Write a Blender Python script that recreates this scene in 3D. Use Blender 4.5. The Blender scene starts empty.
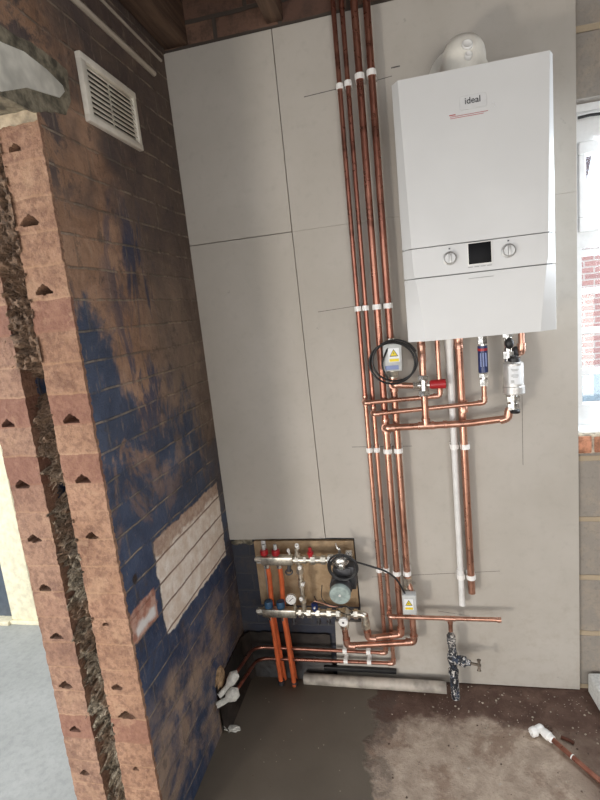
import bpy, bmesh, math, random
from mathutils import Vector, Matrix, noise
random.seed(7)
PI = math.pi
S = bpy.context.scene
C = S.collection
R_ = math.radians

# ------------------------------------------------------------------ camera
F = 498.15; YAW, PITCH, ROLL = 0.22194, -0.17381, -0.1045
CAM = Vector((-0.00644, -1.77065, 0.12055))
fw = Vector((-math.sin(YAW)*math.cos(PITCH), math.cos(YAW)*math.cos(PITCH), math.sin(PITCH)))
r0 = Vector((math.cos(YAW), math.sin(YAW), 0)); u0 = r0.cross(fw)
rt = r0*math.cos(ROLL)+u0*math.sin(ROLL); up = -r0*math.sin(ROLL)+u0*math.cos(ROLL)
cd = bpy.data.cameras.new('camera'); co = bpy.data.objects.new('camera', cd); C.objects.link(co)
m = Matrix((rt, up, -fw)).transposed().to_4x4(); m.translation = CAM
co.matrix_world = m
cd.sensor_fit = 'AUTO'; cd.sensor_width = 36; cd.lens = F/800*36; cd.clip_start = 0.02
S.camera = co

def at(x, y, ax, val):
    """survey helper: the point of the plane (axis ax = val) seen at photo position x, y"""
    d = fw*F + rt*(x-300) + up*(400-y)
    return CAM + d*((val-CAM[ax])/d[ax])
def W(x, y, Y): return at(x, y, 1, Y)

XL, XR, ZF, ZT, ZS, YA = -0.756, 0.5335, -1.355, 1.034, 0.397, -0.731
Z0 = 0.20839     # height of one mortar bed, courses every 75 mm

# ------------------------------------------------------------------ mesh helpers
def BM(): return bmesh.new()
def obj(name, bm, mat, parent=None, smooth=True):
    me = bpy.data.meshes.new(name)
    bmesh.ops.recalc_face_normals(bm, faces=bm.faces[:])
    bm.to_mesh(me); bm.free()
    me.materials.append(mat)
    if smooth:
        for p in me.polygons: p.use_smooth = True
        me.set_sharp_from_angle(angle=R_(38))
    o = bpy.data.objects.new(name, me); C.objects.link(o)
    if parent is not None:
        o.parent = parent
        o.matrix_parent_inverse = Matrix.Translation(parent.location).inverted()
    return o
def thing(name, label, cat, loc, group=None):
    o = bpy.data.objects.new(name, None); C.objects.link(o); o.location = loc
    o.empty_display_size = 0.05
    o['label'] = label; o['category'] = cat
    if group: o['group'] = group
    return o
def tag(o, label, cat, group=None, kind=None):
    o['label'] = label; o['category'] = cat
    if group: o['group'] = group
    if kind: o['kind'] = kind
    return o
def struct(o, label=None, cat=None):
    o['kind'] = 'structure'
    if label: o['label'] = label
    if cat: o['category'] = cat
    return o
def V(*a): return Vector(a)
def box(bm, a, b, bev=0.0, rot=None, about=None):
    a = Vector(a); b = Vector(b)
    t = BM()
    bmesh.ops.create_cube(t, size=1)
    for v in t.verts:
        v.co = Vector(((a.x+b.x)/2+v.co.x*abs(b.x-a.x), (a.y+b.y)/2+v.co.y*abs(b.y-a.y), (a.z+b.z)/2+v.co.z*abs(b.z-a.z)))
    if bev > 0: bmesh.ops.bevel(t, geom=t.edges[:], offset=bev, segments=2, affect='EDGES', profile=0.5)
    if rot is not None:
        c = (a+b)/2 if about is None else Vector(about)
        for v in t.verts: v.co = rot @ (v.co-c) + c
    merge(bm, t)
def merge(bm, t):
    me = bpy.data.meshes.new('tmp'); t.to_mesh(me); t.free(); bm.from_mesh(me); bpy.data.meshes.remove(me)
def frame_of(d):
    d = d.normalized()
    a = Vector((0, 0, 1)) if abs(d.z) < 0.9 else Vector((1, 0, 0))
    u = d.cross(a).normalized(); v = d.cross(u).normalized()
    return u, v
def lathe(bm, o, d, prof, seg=20, a0=0.0):
    """revolve (t, r) pairs about the axis o + t*d; open ends are capped"""
    o = Vector(o); d = Vector(d).normalized(); u, v = frame_of(d)
    rings = []
    for t, r in prof:
        if r < 1e-6: rings.append([bm.verts.new(o+d*t)])
        else: rings.append([bm.verts.new(o+d*t+(u*math.cos(a0+2*PI*i/seg)+v*math.sin(a0+2*PI*i/seg))*r) for i in range(seg)])
    for A, B in zip(rings, rings[1:]):
        for i in range(seg):
            j = (i+1) % seg
            if len(A) == 1 and len(B) == 1: break
            if len(A) == 1: bm.faces.new((A[0], B[j], B[i]))
            elif len(B) == 1: bm.faces.new((A[i], A[j], B[0]))
            else: bm.faces.new((A[i], A[j], B[j], B[i]))
    for q in (rings[0], rings[-1]):
        if len(q) > 2: bm.faces.new(q)
def cyl(bm, p, q, r, r2=None, seg=20, a0=0.0):
    p = Vector(p); q = Vector(q)
    lathe(bm, p, q-p, [(0, r), ((q-p).length, r if r2 is None else r2)], seg, a0)
def hexnut(bm, p, q, r): cyl(bm, p, q, r, seg=6)
def sphere(bm, c, r, sx=1, sy=1, sz=1, seg=18):
    t = BM(); bmesh.ops.create_uvsphere(t, u_segments=seg, v_segments=seg//2+2, radius=r)
    for v in t.verts: v.co = Vector((v.co.x*sx, v.co.y*sy, v.co.z*sz)) + Vector(c)
    merge(bm, t)
def rounded(pts, br, n=6):
    pts = [Vector(p) for p in pts]; out = [pts[0]]
    for a, b, c in zip(pts, pts[1:], pts[2:]):
        l = min(br, (b-a).length*0.49, (c-b).length*0.49)
        p = b+(a-b).normalized()*l; q = b+(c-b).normalized()*l
        for i in range(n+1):
            t = i/n; out.append(p*(1-t)**2 + b*2*t*(1-t) + q*t*t)
    out.append(pts[-1]); return out
def sweep(bm, pts, r, br=0.0, seg=14, closed=False, hollow=False):
    pts = rounded(pts, br) if br > 0 else [Vector(p) for p in pts]
    n = len(pts); rings = []; u = None
    for i, p in enumerate(pts):
        if closed: d = pts[(i+1) % n]-pts[i-1]
        else: d = pts[min(i+1, n-1)]-pts[max(i-1, 0)]
        d.normalize()
        if u is None: u, v = frame_of(d)
        else:
            u = (u-d*u.dot(d)).normalized(); v = d.cross(u)
        rad = r(i/(n-1)) if callable(r) else r
        rings.append([bm.verts.new(p+(u*math.cos(2*PI*k/seg)+v*math.sin(2*PI*k/seg))*rad) for k in range(seg)])
    for A, B in zip(rings, rings[1:]):
        for k in range(seg): bm.faces.new((A[k], A[(k+1) % seg], B[(k+1) % seg], B[k]))
    if closed:
        A, B = rings[-1], rings[0]
        off = min(range(seg), key=lambda s: (A[0].co-B[s].co).length)
        for k in range(seg): bm.faces.new((A[k], A[(k+1) % seg], B[(k+1+off) % seg], B[(k+off) % seg]))
    else:
        bm.faces.new(rings[0]); bm.faces.new(rings[-1])
def poly(bm, pts, h, d=(0, -1, 0)):
    """prism: outline pts pushed by h along d"""
    d = Vector(d)*h
    A = [bm.verts.new(Vector(p)) for p in pts]; B = [bm.verts.new(Vector(p)+d) for p in pts]
    bm.faces.new(A); bm.faces.new(B)
    for i in range(len(A)):
        j = (i+1) % len(A); bm.faces.new((A[i], A[j], B[j], B[i]))
def circle_pts(c, u, v, r, n=40, a=0, b=2*PI):
    return [Vector(c)+Vector(u)*r*math.cos(a+(b-a)*i/n)+Vector(v)*r*math.sin(a+(b-a)*i/n) for i in range(n)]

# ------------------------------------------------------------------ materials
class G:
    def __init__(s, name):
        s.m = bpy.data.materials.new(name); s.m.use_nodes = True; s.t = s.m.node_tree
        s.b = s.t.nodes['Principled BSDF']; s.out = s.t.nodes['Material Output']
        s._oc = None
    def put(s, inp, v):
        if isinstance(v, bpy.types.NodeSocket): s.t.links.new(v, inp)
        elif isinstance(v, (tuple, list)) and len(v) == 3 and inp.type == 'RGBA': inp.default_value = (*v, 1)
        else: inp.default_value = v
    def n(s, typ, ins={}, out=0, **props):
        k = s.t.nodes.new(typ)
        for a, b in props.items(): setattr(k, a, b)
        for a, b in ins.items(): s.put(k.inputs[a], b)
        return k.outputs[out]
    def oc(s):
        if s._oc is None: s._oc = s.n('ShaderNodeTexCoord', out='Object')
        return s._oc
    def xyz(s):
        k = s.t.nodes.new('ShaderNodeSeparateXYZ'); s.t.links.new(s.oc(), k.inputs[0]); return k.outputs
    def M(s, op, a, b=0.0, c=0.0, clamp=False):
        return s.n('ShaderNodeMath', {0: a, 1: b, 2: c}, operation=op, use_clamp=clamp)
    def noise(s, sc, det=4, rough=.6, vec=None, dist=0.0):
        return s.n('ShaderNodeTexNoise', {'Vector': vec or s.oc(), 'Scale': sc, 'Detail': det, 'Roughness': rough, 'Distortion': dist})
    def step(s, v, a, b, lo=0.0, hi=1.0):
        return s.n('ShaderNodeMapRange', {'Value': v, 'From Min': a, 'From Max': b, 'To Min': lo, 'To Max': hi}, interpolation_type='SMOOTHSTEP')
    def lin(s, v, a, b, lo=0.0, hi=1.0):
        return s.n('ShaderNodeMapRange', {'Value': v, 'From Min': a, 'From Max': b, 'To Min': lo, 'To Max': hi})
    def mix(s, f, a, b, mode='MIX'):
        k = s.t.nodes.new('ShaderNodeMix'); k.data_type = 'RGBA'; k.blend_type = mode
        s.put(k.inputs[0], f); s.put(k.inputs[6], a); s.put(k.inputs[7], b); return k.outputs[2]
    def scalev(s, x, y, z): return s.n('ShaderNodeMapping', {'Vector': s.oc(), 'Scale': (x, y, z)})
    def band(s, v, a, b, w):
        return s.M('MULTIPLY', s.step(v, a-w, a+w), s.step(v, b-w, b+w, 1.0, 0.0))
    def bump(s, h, st=.3, dist=.01, nrm=None):
        ins = {'Height': h, 'Strength': st, 'Distance': dist}
        if nrm: ins['Normal'] = nrm
        s.put(s.b.inputs['Normal'], s.n('ShaderNodeBump', ins))
    def set(s, **k):
        for a, b in k.items(): s.put(s.b.inputs[a.replace('_', ' ')], b)
        return s.m

def plain(name, col, rough=.5, metal=0.0, var=.12, sc=30, bump=0.0, **k):
    g = G(name); f = g.noise(sc, 3)
    dark = tuple(c*(1-var*1.6) for c in col); lite = tuple(min(1, c*(1+var)) for c in col)
    g.set(Base_Color=g.mix(g.step(f, .3, .7), dark, lite), Roughness=rough, Metallic=metal, **k)
    if bump: g.bump(g.noise(sc*3, 3), bump, .004)
    return g.m

def copper(name, a, b, tar):
    g = G(name)
    n1 = g.noise(14, 4, vec=g.scalev(1, 1, .35)); n2 = g.noise(60, 3); n3 = g.noise(5, 3, dist=1)
    c = g.mix(g.step(n1, .35, .65), a, b)
    c = g.mix(g.M('MULTIPLY', g.step(n3, .5, .66), tar), c, (.17, .07, .05))
    g.set(Base_Color=c, Metallic=.88, Roughness=g.lin(n2, .3, .7, .24, .42))
    return g.m
m_cu = copper('copper', (.64, .36, .265), (.48, .245, .17), .65)
m_cu2 = copper('dark_copper', (.46, .215, .15), (.34, .14, .10), .85)  # darker, redder copper than the main tone
m_solder = copper('copper_fitting', (.72, .42, .315), (.55, .30, .22), .5)
m_cream2 = plain('cream_flue_plastic', (.80, .77, .69), .35, var=.05)
m_white = plain('white_plastic', (.80, .79, .76), .35, var=.04)
m_clip = plain('clip_plastic', (.88, .86, .83), .4, var=.05)
m_pvc = plain('overflow_plastic', (.74, .73, .71), .35, var=.05)
m_black = plain('black_rubber', (.012, .012, .013), .45, var=.2)
m_nick = plain('nickel_plate', (.72, .67, .57), .32, .9, var=.22, sc=60)
m_chrome = plain('chrome', (.66, .64, .60), .26, .9, var=.3, sc=90)
m_steel = plain('brushed_steel', (.60, .585, .56), .42, .6, var=.10, sc=40)
m_red = plain('red_plastic', (.40, .015, .02), .35, var=.1)
m_blue = plain('blue_plastic', (.035, .10, .19), .4, var=.1)
m_navy = plain('navy_plastic', (.015, .03, .12), .3, var=.2, sc=80)
m_orange = plain('orange_pipe', (.72, .15, .05), .42, var=.12, sc=18)
m_grey = plain('grey_plastic', (.50, .51, .50), .45, var=.06)
m_teal = plain('dusty_grey_green_plastic', (.31, .38, .36), .55, var=.16, sc=60)
m_dkgrey = plain('dark_cast_metal', (.06, .06, .065), .5, .3, var=.2)
m_yellow = plain('yellow_print', (.78, .62, .02), .5, var=.03)
m_ink = plain('dark_print', (.05, .05, .055), .5, var=.03)
m_redink = plain('red_print', (.45, .12, .12), .5, var=.03)
m_paper = plain('label_paper', (.78, .79, .80), .5, var=.03)
m_bluelab = plain('blue_label_print', (.22, .27, .48), .5, var=.05)
m_rust = plain('rusty_steel', (.10, .035, .02), .8, .2, var=.3, sc=80)
m_oldbrass = plain('dull_old_brass', (.17, .14, .11), .55, .5, var=.3, sc=80)
m_wax = plain('pale_foam', (.62, .60, .54), .7, var=.15, sc=60, bump=.5)
m_lagtan = plain('tan_torn_foam', (.34, .22, .12), .9, var=.25, sc=60, bump=.6)

# boiler enamel
g = G('boiler_enamel')
g.set(Base_Color=g.mix(g.step(g.noise(3, 3), .35, .7), (.60, .60, .59), (.645, .645, .635)), Roughness=.33); m_boil = g.m
g = G('boiler_side'); g.set(Base_Color=(.82, .82, .81), Roughness=.3); m_boilside = g.m
g = G('seam_grey'); g.set(Base_Color=(.32, .32, .31), Roughness=.6); m_seam = g.m
g = G('display_glass'); g.set(Base_Color=(.004, .004, .005), Roughness=.5, IOR=1.25); m_disp = g.m
g = G('knob_silver'); g.set(Base_Color=(.46, .455, .44), Roughness=.38, Metallic=.5); m_knob = g.m

# wall board: grey faced
def board_mat():
    g = G('grey_wall_board')
    x, y, z = g.xyz()
    n1 = g.noise(2.2, 5, .6); n2 = g.noise(28, 4, .65); n3 = g.noise(9, 5, .7, dist=.6)
    c = g.mix(g.step(n1, .3, .7), (.42, .387, .338), (.48, .447, .40))
    c = g.mix(g.M('MULTIPLY', g.step(n2, .5, .75), .25), c, (.33, .30, .265))
    # scuffs
    c = g.mix(g.M('MULTIPLY', g.step(n3, .68, .74), .5), c, (.20, .18, .16))
    lowz = g.step(z, -.75, -1.25)
    c = g.mix(g.M('MULTIPLY', g.M('MULTIPLY', lowz, g.step(g.noise(18, 5, .7), .45, .7)), .3), c, (.30, .24, .18))
    g.set(Base_Color=c, Roughness=.72)
    g.bump(g.noise(160, 2), .12, .001)
    return g.m
m_board = board_mat()
m_edge = plain('board_cut_edge', (.50, .47, .42), .9, var=.15, sc=80)
m_pencil = plain('pencil_line', (.13, .12, .11), .8, var=.3, sc=90)

# left wall: painted, stained brickwork seen on the y-z plane
P0_ = at(135, 579, 0, XL)
def wall_left_mat():
    g = G('stained_painted_brickwork')
    x, y, z = g.xyz()
    wob = g.n('ShaderNodeTexNoise', {'Vector': g.oc(), 'Scale': 9.0, 'Detail': 3.0}, out='Color')
    wv = g.n('ShaderNodeVectorMath', {0: wob, 1: (.5, .5, .5)}, operation='SUBTRACT')
    wv = g.n('ShaderNodeVectorMath', {0: wv, 'Scale': .012}, operation='SCALE')
    sx = g.n('ShaderNodeSeparateXYZ', {0: wv}, out=1); sz = g.n('ShaderNodeSeparateXYZ', {0: wv}, out=2)
    yy = g.M('ADD', y, sx); zz = g.M('ADD', g.M('ADD', z, sz), -Z0+.005+7.5)
    v2 = g.n('ShaderNodeCombineXYZ', {0: yy, 1: zz, 2: 0.0})
    k = g.t.nodes.new('ShaderNodeTexBrick'); g.t.links.new(v2, k.inputs['Vector'])
    k.offset = .5; k.squash = 1.0
    for a, b in (('Scale', 1.0), ('Mortar Size', .0042), ('Mortar Smooth', .35), ('Bias', 0.0), ('Brick Width', .225), ('Row Height', .075)): k.inputs[a].default_value = b
    k.inputs['Color1'].default_value = (.25, .25, .25, 1); k.inputs['Color2'].default_value = (.8, .8, .8, 1)
    mort = k.outputs['Fac']; bvar = k.outputs['Color']
    n1 = g.noise(3.2, 6, .62); n2 = g.noise(9, 6, .7, dist=.4); n3 = g.noise(40, 5, .7); n5 = g.noise(5.0, 5, .65, vec=g.scalev(1, 1, .45), dist=.8)
    # exposed brown-orange brick
    base = g.mix(g.step(n2, .3, .7), (.26, .145, .085), (.42, .255, .165))
    base = g.mix(g.M('MULTIPLY', g.step(n3, .45, .7), .35), base, (.15, .085, .055))
    # plum-brown old paint in the upper wall
    plum = g.mix(g.step(n2, .35, .7), (.085, .062, .058), (.15, .105, .082))
    f = g.M('ADD', g.M('ADD', g.M('MULTIPLY', y, 1.25), g.M('MULTIPLY', z, .55)), g.M('MULTIPLY', g.M('SUBTRACT', n1, .5), 1.3))
    c = g.mix(g.step(f, -.55, -.27), base, plum)
    # dusty grey-brown film in the middle
    dust = g.mix(g.step(n2, .3, .7), (.18, .13, .10), (.27, .20, .15))
    fm = g.M('MULTIPLY', g.band(z, -.38, .30, .16), g.step(y, -.52, -.30))
    c = g.mix(g.M('MULTIPLY', fm, .85), c, dust)
    # navy paint, lower wall, ragged upper limit
    navy = g.mix(g.step(n2, .3, .72), (.015, .030, .070), (.046, .068, .125))
    lim = g.M('ADD', z, g.M('MULTIPLY', g.M('ADD', y, .73), .62))
    lim = g.M('ADD', lim, g.M('MULTIPLY', g.M('SUBTRACT', n5, .5), 1.25))
    nm = g.step(g.M('ADD', lim, g.M('MULTIPLY', g.M('SUBTRACT', n2, .5), .5)), .19, .0)
    nm = g.M('MULTIPLY', nm, g.M('SUBTRACT', 1.0, g.M('MULTIPLY', g.step(g.noise(6, 6, .72, vec=g.scalev(1, 1, .6), dist=.5), .53, .63), g.step(z, -.70, -.1, .0, .75))))
    c = g.mix(nm, c, navy)
    # runs of navy higher up
    runs = g.M('MULTIPLY', g.M('MULTIPLY', g.step(g.noise(11, 5, .65, vec=g.scalev(1, 1, .3), dist=.6), .50, .60), g.band(y, -.56, -.30, .07)), g.band(z, -.2, .46, .1))
    c = g.mix(g.M('MULTIPLY', runs, .85), c, (.028, .042, .09))
    # dark smudges at the top of the corner of the opening
    sm = g.M('MULTIPLY', g.M('MULTIPLY', g.step(z, .35, .5), g.step(y, -.60, -.67)), g.step(n2, .46, .56))
    c = g.mix(g.M('MULTIPLY', sm, .8), c, (.035, .035, .045))
    # brown dust splashed up the foot of the wall
    ft = g.M('ADD', g.M('ADD', z, g.M('MULTIPLY', g.M('SUBTRACT', n1, .5), .7)), g.M('MULTIPLY', g.M('ADD', y, .55), .15))
    fd = g.M('MULTIPLY', g.step(ft, -.82, -1.0), g.step(g.noise(5.5, 7, .74, dist=.3), .38, .60))
    c = g.mix(g.M('MULTIPLY', fd, .85), c, (.31, .215, .15))
    # corner strip next to the boards: shading of the far corner painted in brown
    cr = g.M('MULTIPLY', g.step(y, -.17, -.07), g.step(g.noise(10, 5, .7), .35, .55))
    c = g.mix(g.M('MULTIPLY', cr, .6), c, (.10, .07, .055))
    # streaky scrapes
    sc = g.step(g.noise(30, 4, .7, vec=g.scalev(1, 2.5, .6)), .60, .68)
    c = g.mix(g.M('MULTIPLY', sc, .35), c, (.36, .27, .20))
    c = g.mix(g.M('MULTIPLY', g.step(g.noise(19, 6, .75, vec=g.scalev(1, 1, .7)), .56, .66), .55), c, (.045, .036, .036))
    c = g.mix(.22, c, g.mix(bvar, (0, 0, 0), (1, 1, 1)), 'SOFT_LIGHT')
    # pointing: lighter smeared mortar, broken up
    brk = g.step(g.noise(12, 4, .7), .36, .58)
    mc = g.mix(g.step(n2, .4, .6), (.17, .14, .11), (.38, .30, .225))
    hz = g.M('ABSOLUTE', g.M('SUBTRACT', g.M('FRACT', g.M('ADD', g.M('DIVIDE', zz, .075), .5)), .5))
    hl = g.step(hz, .055, .025)
    mort = g.M('MAXIMUM', g.M('MULTIPLY', mort, .38), hl)
    c = g.mix(g.M('MULTIPLY', g.M('MULTIPLY', mort, brk), .8), c, mc)
    # scraped whitewashed rectangle
    e = g.M('MULTIPLY', g.M('SUBTRACT', g.noise(26, 4, .6), .5), .035)
    ye = g.M('ADD', y, e); ze = g.M('ADD', z, g.M('MULTIPLY', e, 1.0))
    rect = g.M('MULTIPLY', g.band(ye, -.560, -.052, .004), g.band(ze, -.785, -.487, .004))
    wh = g.mix(g.step(g.noise(22, 5, .7), .35, .7), (.66, .54, .44), (.84, .77, .69))
    torn = g.M('MULTIPLY', g.step(g.M('ADD', z, g.M('MULTIPLY', e, 2.2)), -.545, -.525), .8)
    wh = g.mix(torn, wh, g.mix(g.step(n3, .4, .6), (.27, .15, .10), (.42, .29, .21)))
    wh = g.mix(g.M('MULTIPLY', hl, .9), wh, (.22, .13, .085))
    c = g.mix(rect, c, wh)
    rect2 = g.M('MULTIPLY', g.band(ye, -.76, -.588, .004), g.band(ze, -.697, -.608, .004))
    pk = g.mix(g.step(n3, .42, .6), (.36, .16, .11), (.50, .30, .23))
    pk = g.mix(g.M('MULTIPLY', g.band(ye, -.70, -.60, .01), g.band(ze, -.685, -.655, .008)), pk, (.72, .69, .66))
    c = g.mix(rect2, c, pk)
    hy, hz_ = P0_.y, P0_.z
    dd = g.M('ADD', g.M('POWER', g.M('SUBTRACT', ye, hy), 2.0), g.M('POWER', g.M('SUBTRACT', ze, hz_), 2.0))
    c = g.mix(g.step(dd, .00022, .00008), c, (.02, .012, .01))  # drill hole: its inner dark painted as a round spot
    g.set(Base_Color=c, Roughness=g.lin(nm, 0, 1, .78, .5))
    h = g.M('ADD', g.M('MULTIPLY', g.M('MULTIPLY', mort, brk), .35), g.M('MULTIPLY', n3, .35))
    h = g.M('ADD', h, g.M('MULTIPLY', n2, .8))
    h = g.M('SUBTRACT', h, g.M('MULTIPLY', rect, .4))
    g.bump(h, 1.0, .011)
    return g.m
m_wl = wall_left_mat()

def brick_mat(name, c1, c2, c3, mortar, soot=0.0, axes='xz', bw=.225, rh=.075, ms=.006, bumpk=.5, rough=.85, zoff=0.0):
    g = G(name)
    x, y, z = g.xyz()
    a = x if axes[0] == 'x' else y
    v2 = g.n('ShaderNodeCombineXYZ', {0: a, 1: g.M('ADD', z, zoff+7.5), 2: 0.0})
    wob = g.n('ShaderNodeTexNoise', {'Vector': g.oc(), 'Scale': 11.0}, out='Color')
    v2 = g.n('ShaderNodeVectorMath', {0: v2, 1: g.n('ShaderNodeVectorMath', {0: wob, 'Scale': .012}, operation='SCALE')}, operation='ADD')
    k = g.t.nodes.new('ShaderNodeTexBrick'); g.t.links.new(v2, k.inputs['Vector'])
    for i, b in (('Scale', 1.0), ('Mortar Size', ms), ('Mortar Smooth', .3), ('Brick Width', bw), ('Row Height', rh)): k.inputs[i].default_value = b
    k.inputs['Color1'].default_value = (0, 0, 0, 1); k.inputs['Color2'].default_value = (1, 1, 1, 1)
    n = g.noise(14, 5, .7); n3 = g.noise(70, 4, .7)
    c = g.mix(k.outputs['Color'], c1, c2)
    c = g.mix(g.M('MULTIPLY', g.step(n, .45, .65), .6), c, c3)
    c = g.mix(g.M('MULTIPLY', g.step(n3, .5, .7), .3), c, tuple(q*.5 for q in c1))
    c = g.mix(k.outputs['Fac'], c, mortar)
    g.set(Base_Color=c, Roughness=rough)
    g.bump(g.M('SUBTRACT', g.M('MULTIPLY', g.noise(60, 4, .7), .6), k.outputs['Fac']), bumpk, .006)
    return g.m
m_wback = brick_mat('navy_painted_brick', (.022, .026, .042), (.035, .038, .052), (.07, .055, .045), (.045, .045, .05), ms=.004, bumpk=.4, rough=.6)
m_wtop = brick_mat('dusty_dark_brick', (.10, .052, .036), (.18, .10, .066), (.04, .026, .02), (.06, .045, .035), ms=.008)
m_block = brick_mat('concrete_block', (.26, .235, .205), (.30, .265, .225), (.36, .30, .235), (.40, .32, .22), bw=.45, rh=.22, ms=.011, zoff=.001, bumpk=.7)
m_outside = brick_mat('red_house_brick', (.34, .10, .08), (.42, .15, .12), (.30, .10, .09), (.50, .44, .40), ms=.01)

# the sawn end of the cavity wall
def jamb_mat(name, a, b, dk):
    g = G(name)
    x, y, z = g.xyz()
    n1 = g.noise(5, 5, .6); n2 = g.noise(55, 5, .75); n3 = g.noise(150, 3, .7)
    c = g.mix(g.step(n1, .3, .7), a, b)
    c = g.mix(g.M('MULTIPLY', g.step(n2, .42, .62), .55), c, dk)
    c = g.mix(g.M('MULTIPLY', g.step(g.noise(13, 5, .7), .5, .68), .45), c, dk)
    c = g.mix(g.M('MULTIPLY', g.step(n3, .55, .75), .25), c, (.55, .36, .26))
    # alternate courses, cut brick against mortar
    q = g.M('FRACT', g.M('DIVIDE', g.M('ADD', g.M('ADD', z, 9.0-Z0), g.M('MULTIPLY', g.M('SUBTRACT', g.noise(20, 3), .5), .012)), .075))
    line = g.step(q, .10, .03)
    c = g.mix(g.M('MULTIPLY', line, .45), c, g.mix(g.step(n1, .4, .6), (.34, .20, .11), (.42, .27, .17)))
    pal = g.M('MULTIPLY', g.step(g.M('FRACT', g.M('DIVIDE', g.M('ADD', z, 9.0-Z0), .15)), .45, .55), .22)
    cn = g.M('FLOOR', g.M('DIVIDE', g.M('ADD', g.M('ADD', z, 9.0-Z0), g.M('MULTIPLY', g.M('SUBTRACT', g.noise(20, 3), .5), .012)), .075))
    wn = g.n('ShaderNodeTexWhiteNoise', {'Vector': g.n('ShaderNodeCombineXYZ', {0: cn, 1: 2.0, 2: 5.0})}, out='Value')
    c = g.mix(g.M('MULTIPLY', g.step(wn, .35, .9), .6), c, (.20, .085, .06))
    c = g.mix(g.M('MULTIPLY', g.step(g.noise(8, 5, .7, dist=.5), .54, .62), .35), c, (.42, .27, .17))
    g.set(Base_Color=c, Roughness=.9)
    g.bump(g.M('ADD', g.M('MULTIPLY', n2, .6), g.M('MULTIPLY', n3, .4)), 1.0, .007)
    return g.m
m_jamb = jamb_mat('sawn_orange_brick', (.26, .14, .085), (.37, .22, .14), (.11, .05, .033))
m_jamb2 = jamb_mat('sawn_pink_brick', (.235, .13, .088), (.33, .20, .135), (.11, .055, .04))
def insul_mat():
    g = G('cavity_fibre'); x, y, z = g.xyz()
    n = g.noise(38, 6, .8, dist=1.5); n2 = g.noise(9, 3)
    c = g.mix(g.step(n, .35, .62), (.06, .038, .026), (.30, .19, .12))
    pale = g.mix(g.step(n, .38, .62), (.07, .055, .04), (.56, .48, .36))
    c = g.mix(g.M('MULTIPLY', g.step(z, .0, -.6), g.step(n2, .35, .55)), c, pale)
    g.set(Base_Color=c, Roughness=.95); g.bump(n, 1.0, .01); return g.m
m_insul = insul_mat()

# floor of the utility area
def floor_mat():
    g = G('screed_and_old_concrete')
    x, y, z = g.xyz()
    n1 = g.noise(4, 6, .65); n2 = g.noise(14, 6, .7, dist=.4); n3 = g.noise(90, 4, .75); n4 = g.noise(2.2, 4)
    old = g.mix(g.step(n2, .3, .7), (.30, .23, .175), (.48, .385, .30))
    old = g.mix(g.M('MULTIPLY', g.step(n3, .5, .72), .4), old, (.17, .12, .09))
    old = g.mix(g.M('MULTIPLY', g.step(g.noise(45, 4, .6), .66, .72), .6), old, (.46, .42, .36))
    # damp red-brown dirt near the boards and at the right
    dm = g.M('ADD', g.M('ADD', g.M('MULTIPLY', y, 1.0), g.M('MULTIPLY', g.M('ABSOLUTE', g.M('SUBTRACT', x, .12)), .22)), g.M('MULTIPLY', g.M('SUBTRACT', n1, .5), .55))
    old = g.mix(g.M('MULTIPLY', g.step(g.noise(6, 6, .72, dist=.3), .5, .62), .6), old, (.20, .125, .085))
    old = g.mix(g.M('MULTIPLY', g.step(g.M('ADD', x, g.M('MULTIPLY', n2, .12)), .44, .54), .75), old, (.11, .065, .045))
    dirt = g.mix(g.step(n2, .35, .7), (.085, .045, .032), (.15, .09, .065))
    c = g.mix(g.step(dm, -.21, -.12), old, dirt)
    # fresh wet screed on the left
    w = g.M('ADD', g.M('ADD', x, g.M('MULTIPLY', y, -.06)), g.M('MULTIPLY', g.M('SUBTRACT', n1, .5), .30))
    wet = g.mix(g.step(n4, .3, .7), (.098, .080, .060), (.132, .108, .083))
    wet = g.mix(g.M('MULTIPLY', g.step(n3, .62, .75), .2), wet, (.11, .10, .085))
    wm = g.step(w, -.17, -.20)
    rim = g.M('MULTIPLY', g.band(w, -.20, -.13, .012), g.step(n2, .4, .55))
    c = g.mix(g.M('MULTIPLY', rim, .6), c, (.07, .05, .04))
    c = g.mix(wm, c, wet)
    g.set(Base_Color=c, Roughness=g.lin(wm, 0, 1, .88, .55))
    g.bump(g.M('MULTIPLY', g.M('ADD', n2, g.M('MULTIPLY', n3, .5)), g.lin(wm, 0, 1, 1, .12)), .55, .012)
    return g.m
m_floor = floor_mat()
g = G('pale_screed'); nn = g.noise(40, 5, .7); x, y, z = g.xyz()
c = g.mix(g.step(g.noise(3, 4), .3, .7), (.34, .35, .335), (.41, .42, .405)); c = g.mix(g.M('MULTIPLY', g.step(nn, .4, .7), .3), c, (.17, .18, .18))
g.set(Base_Color=c, Roughness=.6); g.bump(nn, .3, .004); m_floor2 = g.m
def wood(name, a, b):
    g = G(name); n = g.noise(9, 5, .7, vec=g.scalev(3, .25, 3), dist=.6)
    g.set(Base_Color=g.mix(g.step(n, .3, .7), a, b), Roughness=.8); g.bump(n, .5, .006); return g.m
m_joist = wood('old_joist_timber', (.075, .045, .032), (.20, .125, .082))
m_plywood = wood('bare_plywood', (.33, .22, .12), (.43, .31, .19))
m_strip = wood('pale_dirty_timber', (.38, .33, .27), (.58, .52, .44))
m_lintel = plain('pale_concrete', (.62, .60, .53), .85, var=.22, sc=9, bump=.4)
m_mortar = plain('damp_greenish_mortar', (.20, .175, .125), .9, var=.4, sc=30, bump=.8)
m_vent = plain('vent_plastic', (.80, .76, .67), .45, var=.07, sc=20)
m_ventdk = plain('vent_gap_shade', (.07, .06, .05), .8, var=.1)
m_dpm = plain('dark_membrane', (.028, .022, .018), .42, var=.35, sc=14, bump=.5)
m_wpipe = plain('dirty_waste_plastic', (.40, .36, .31), .55, var=.28, sc=14)
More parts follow.
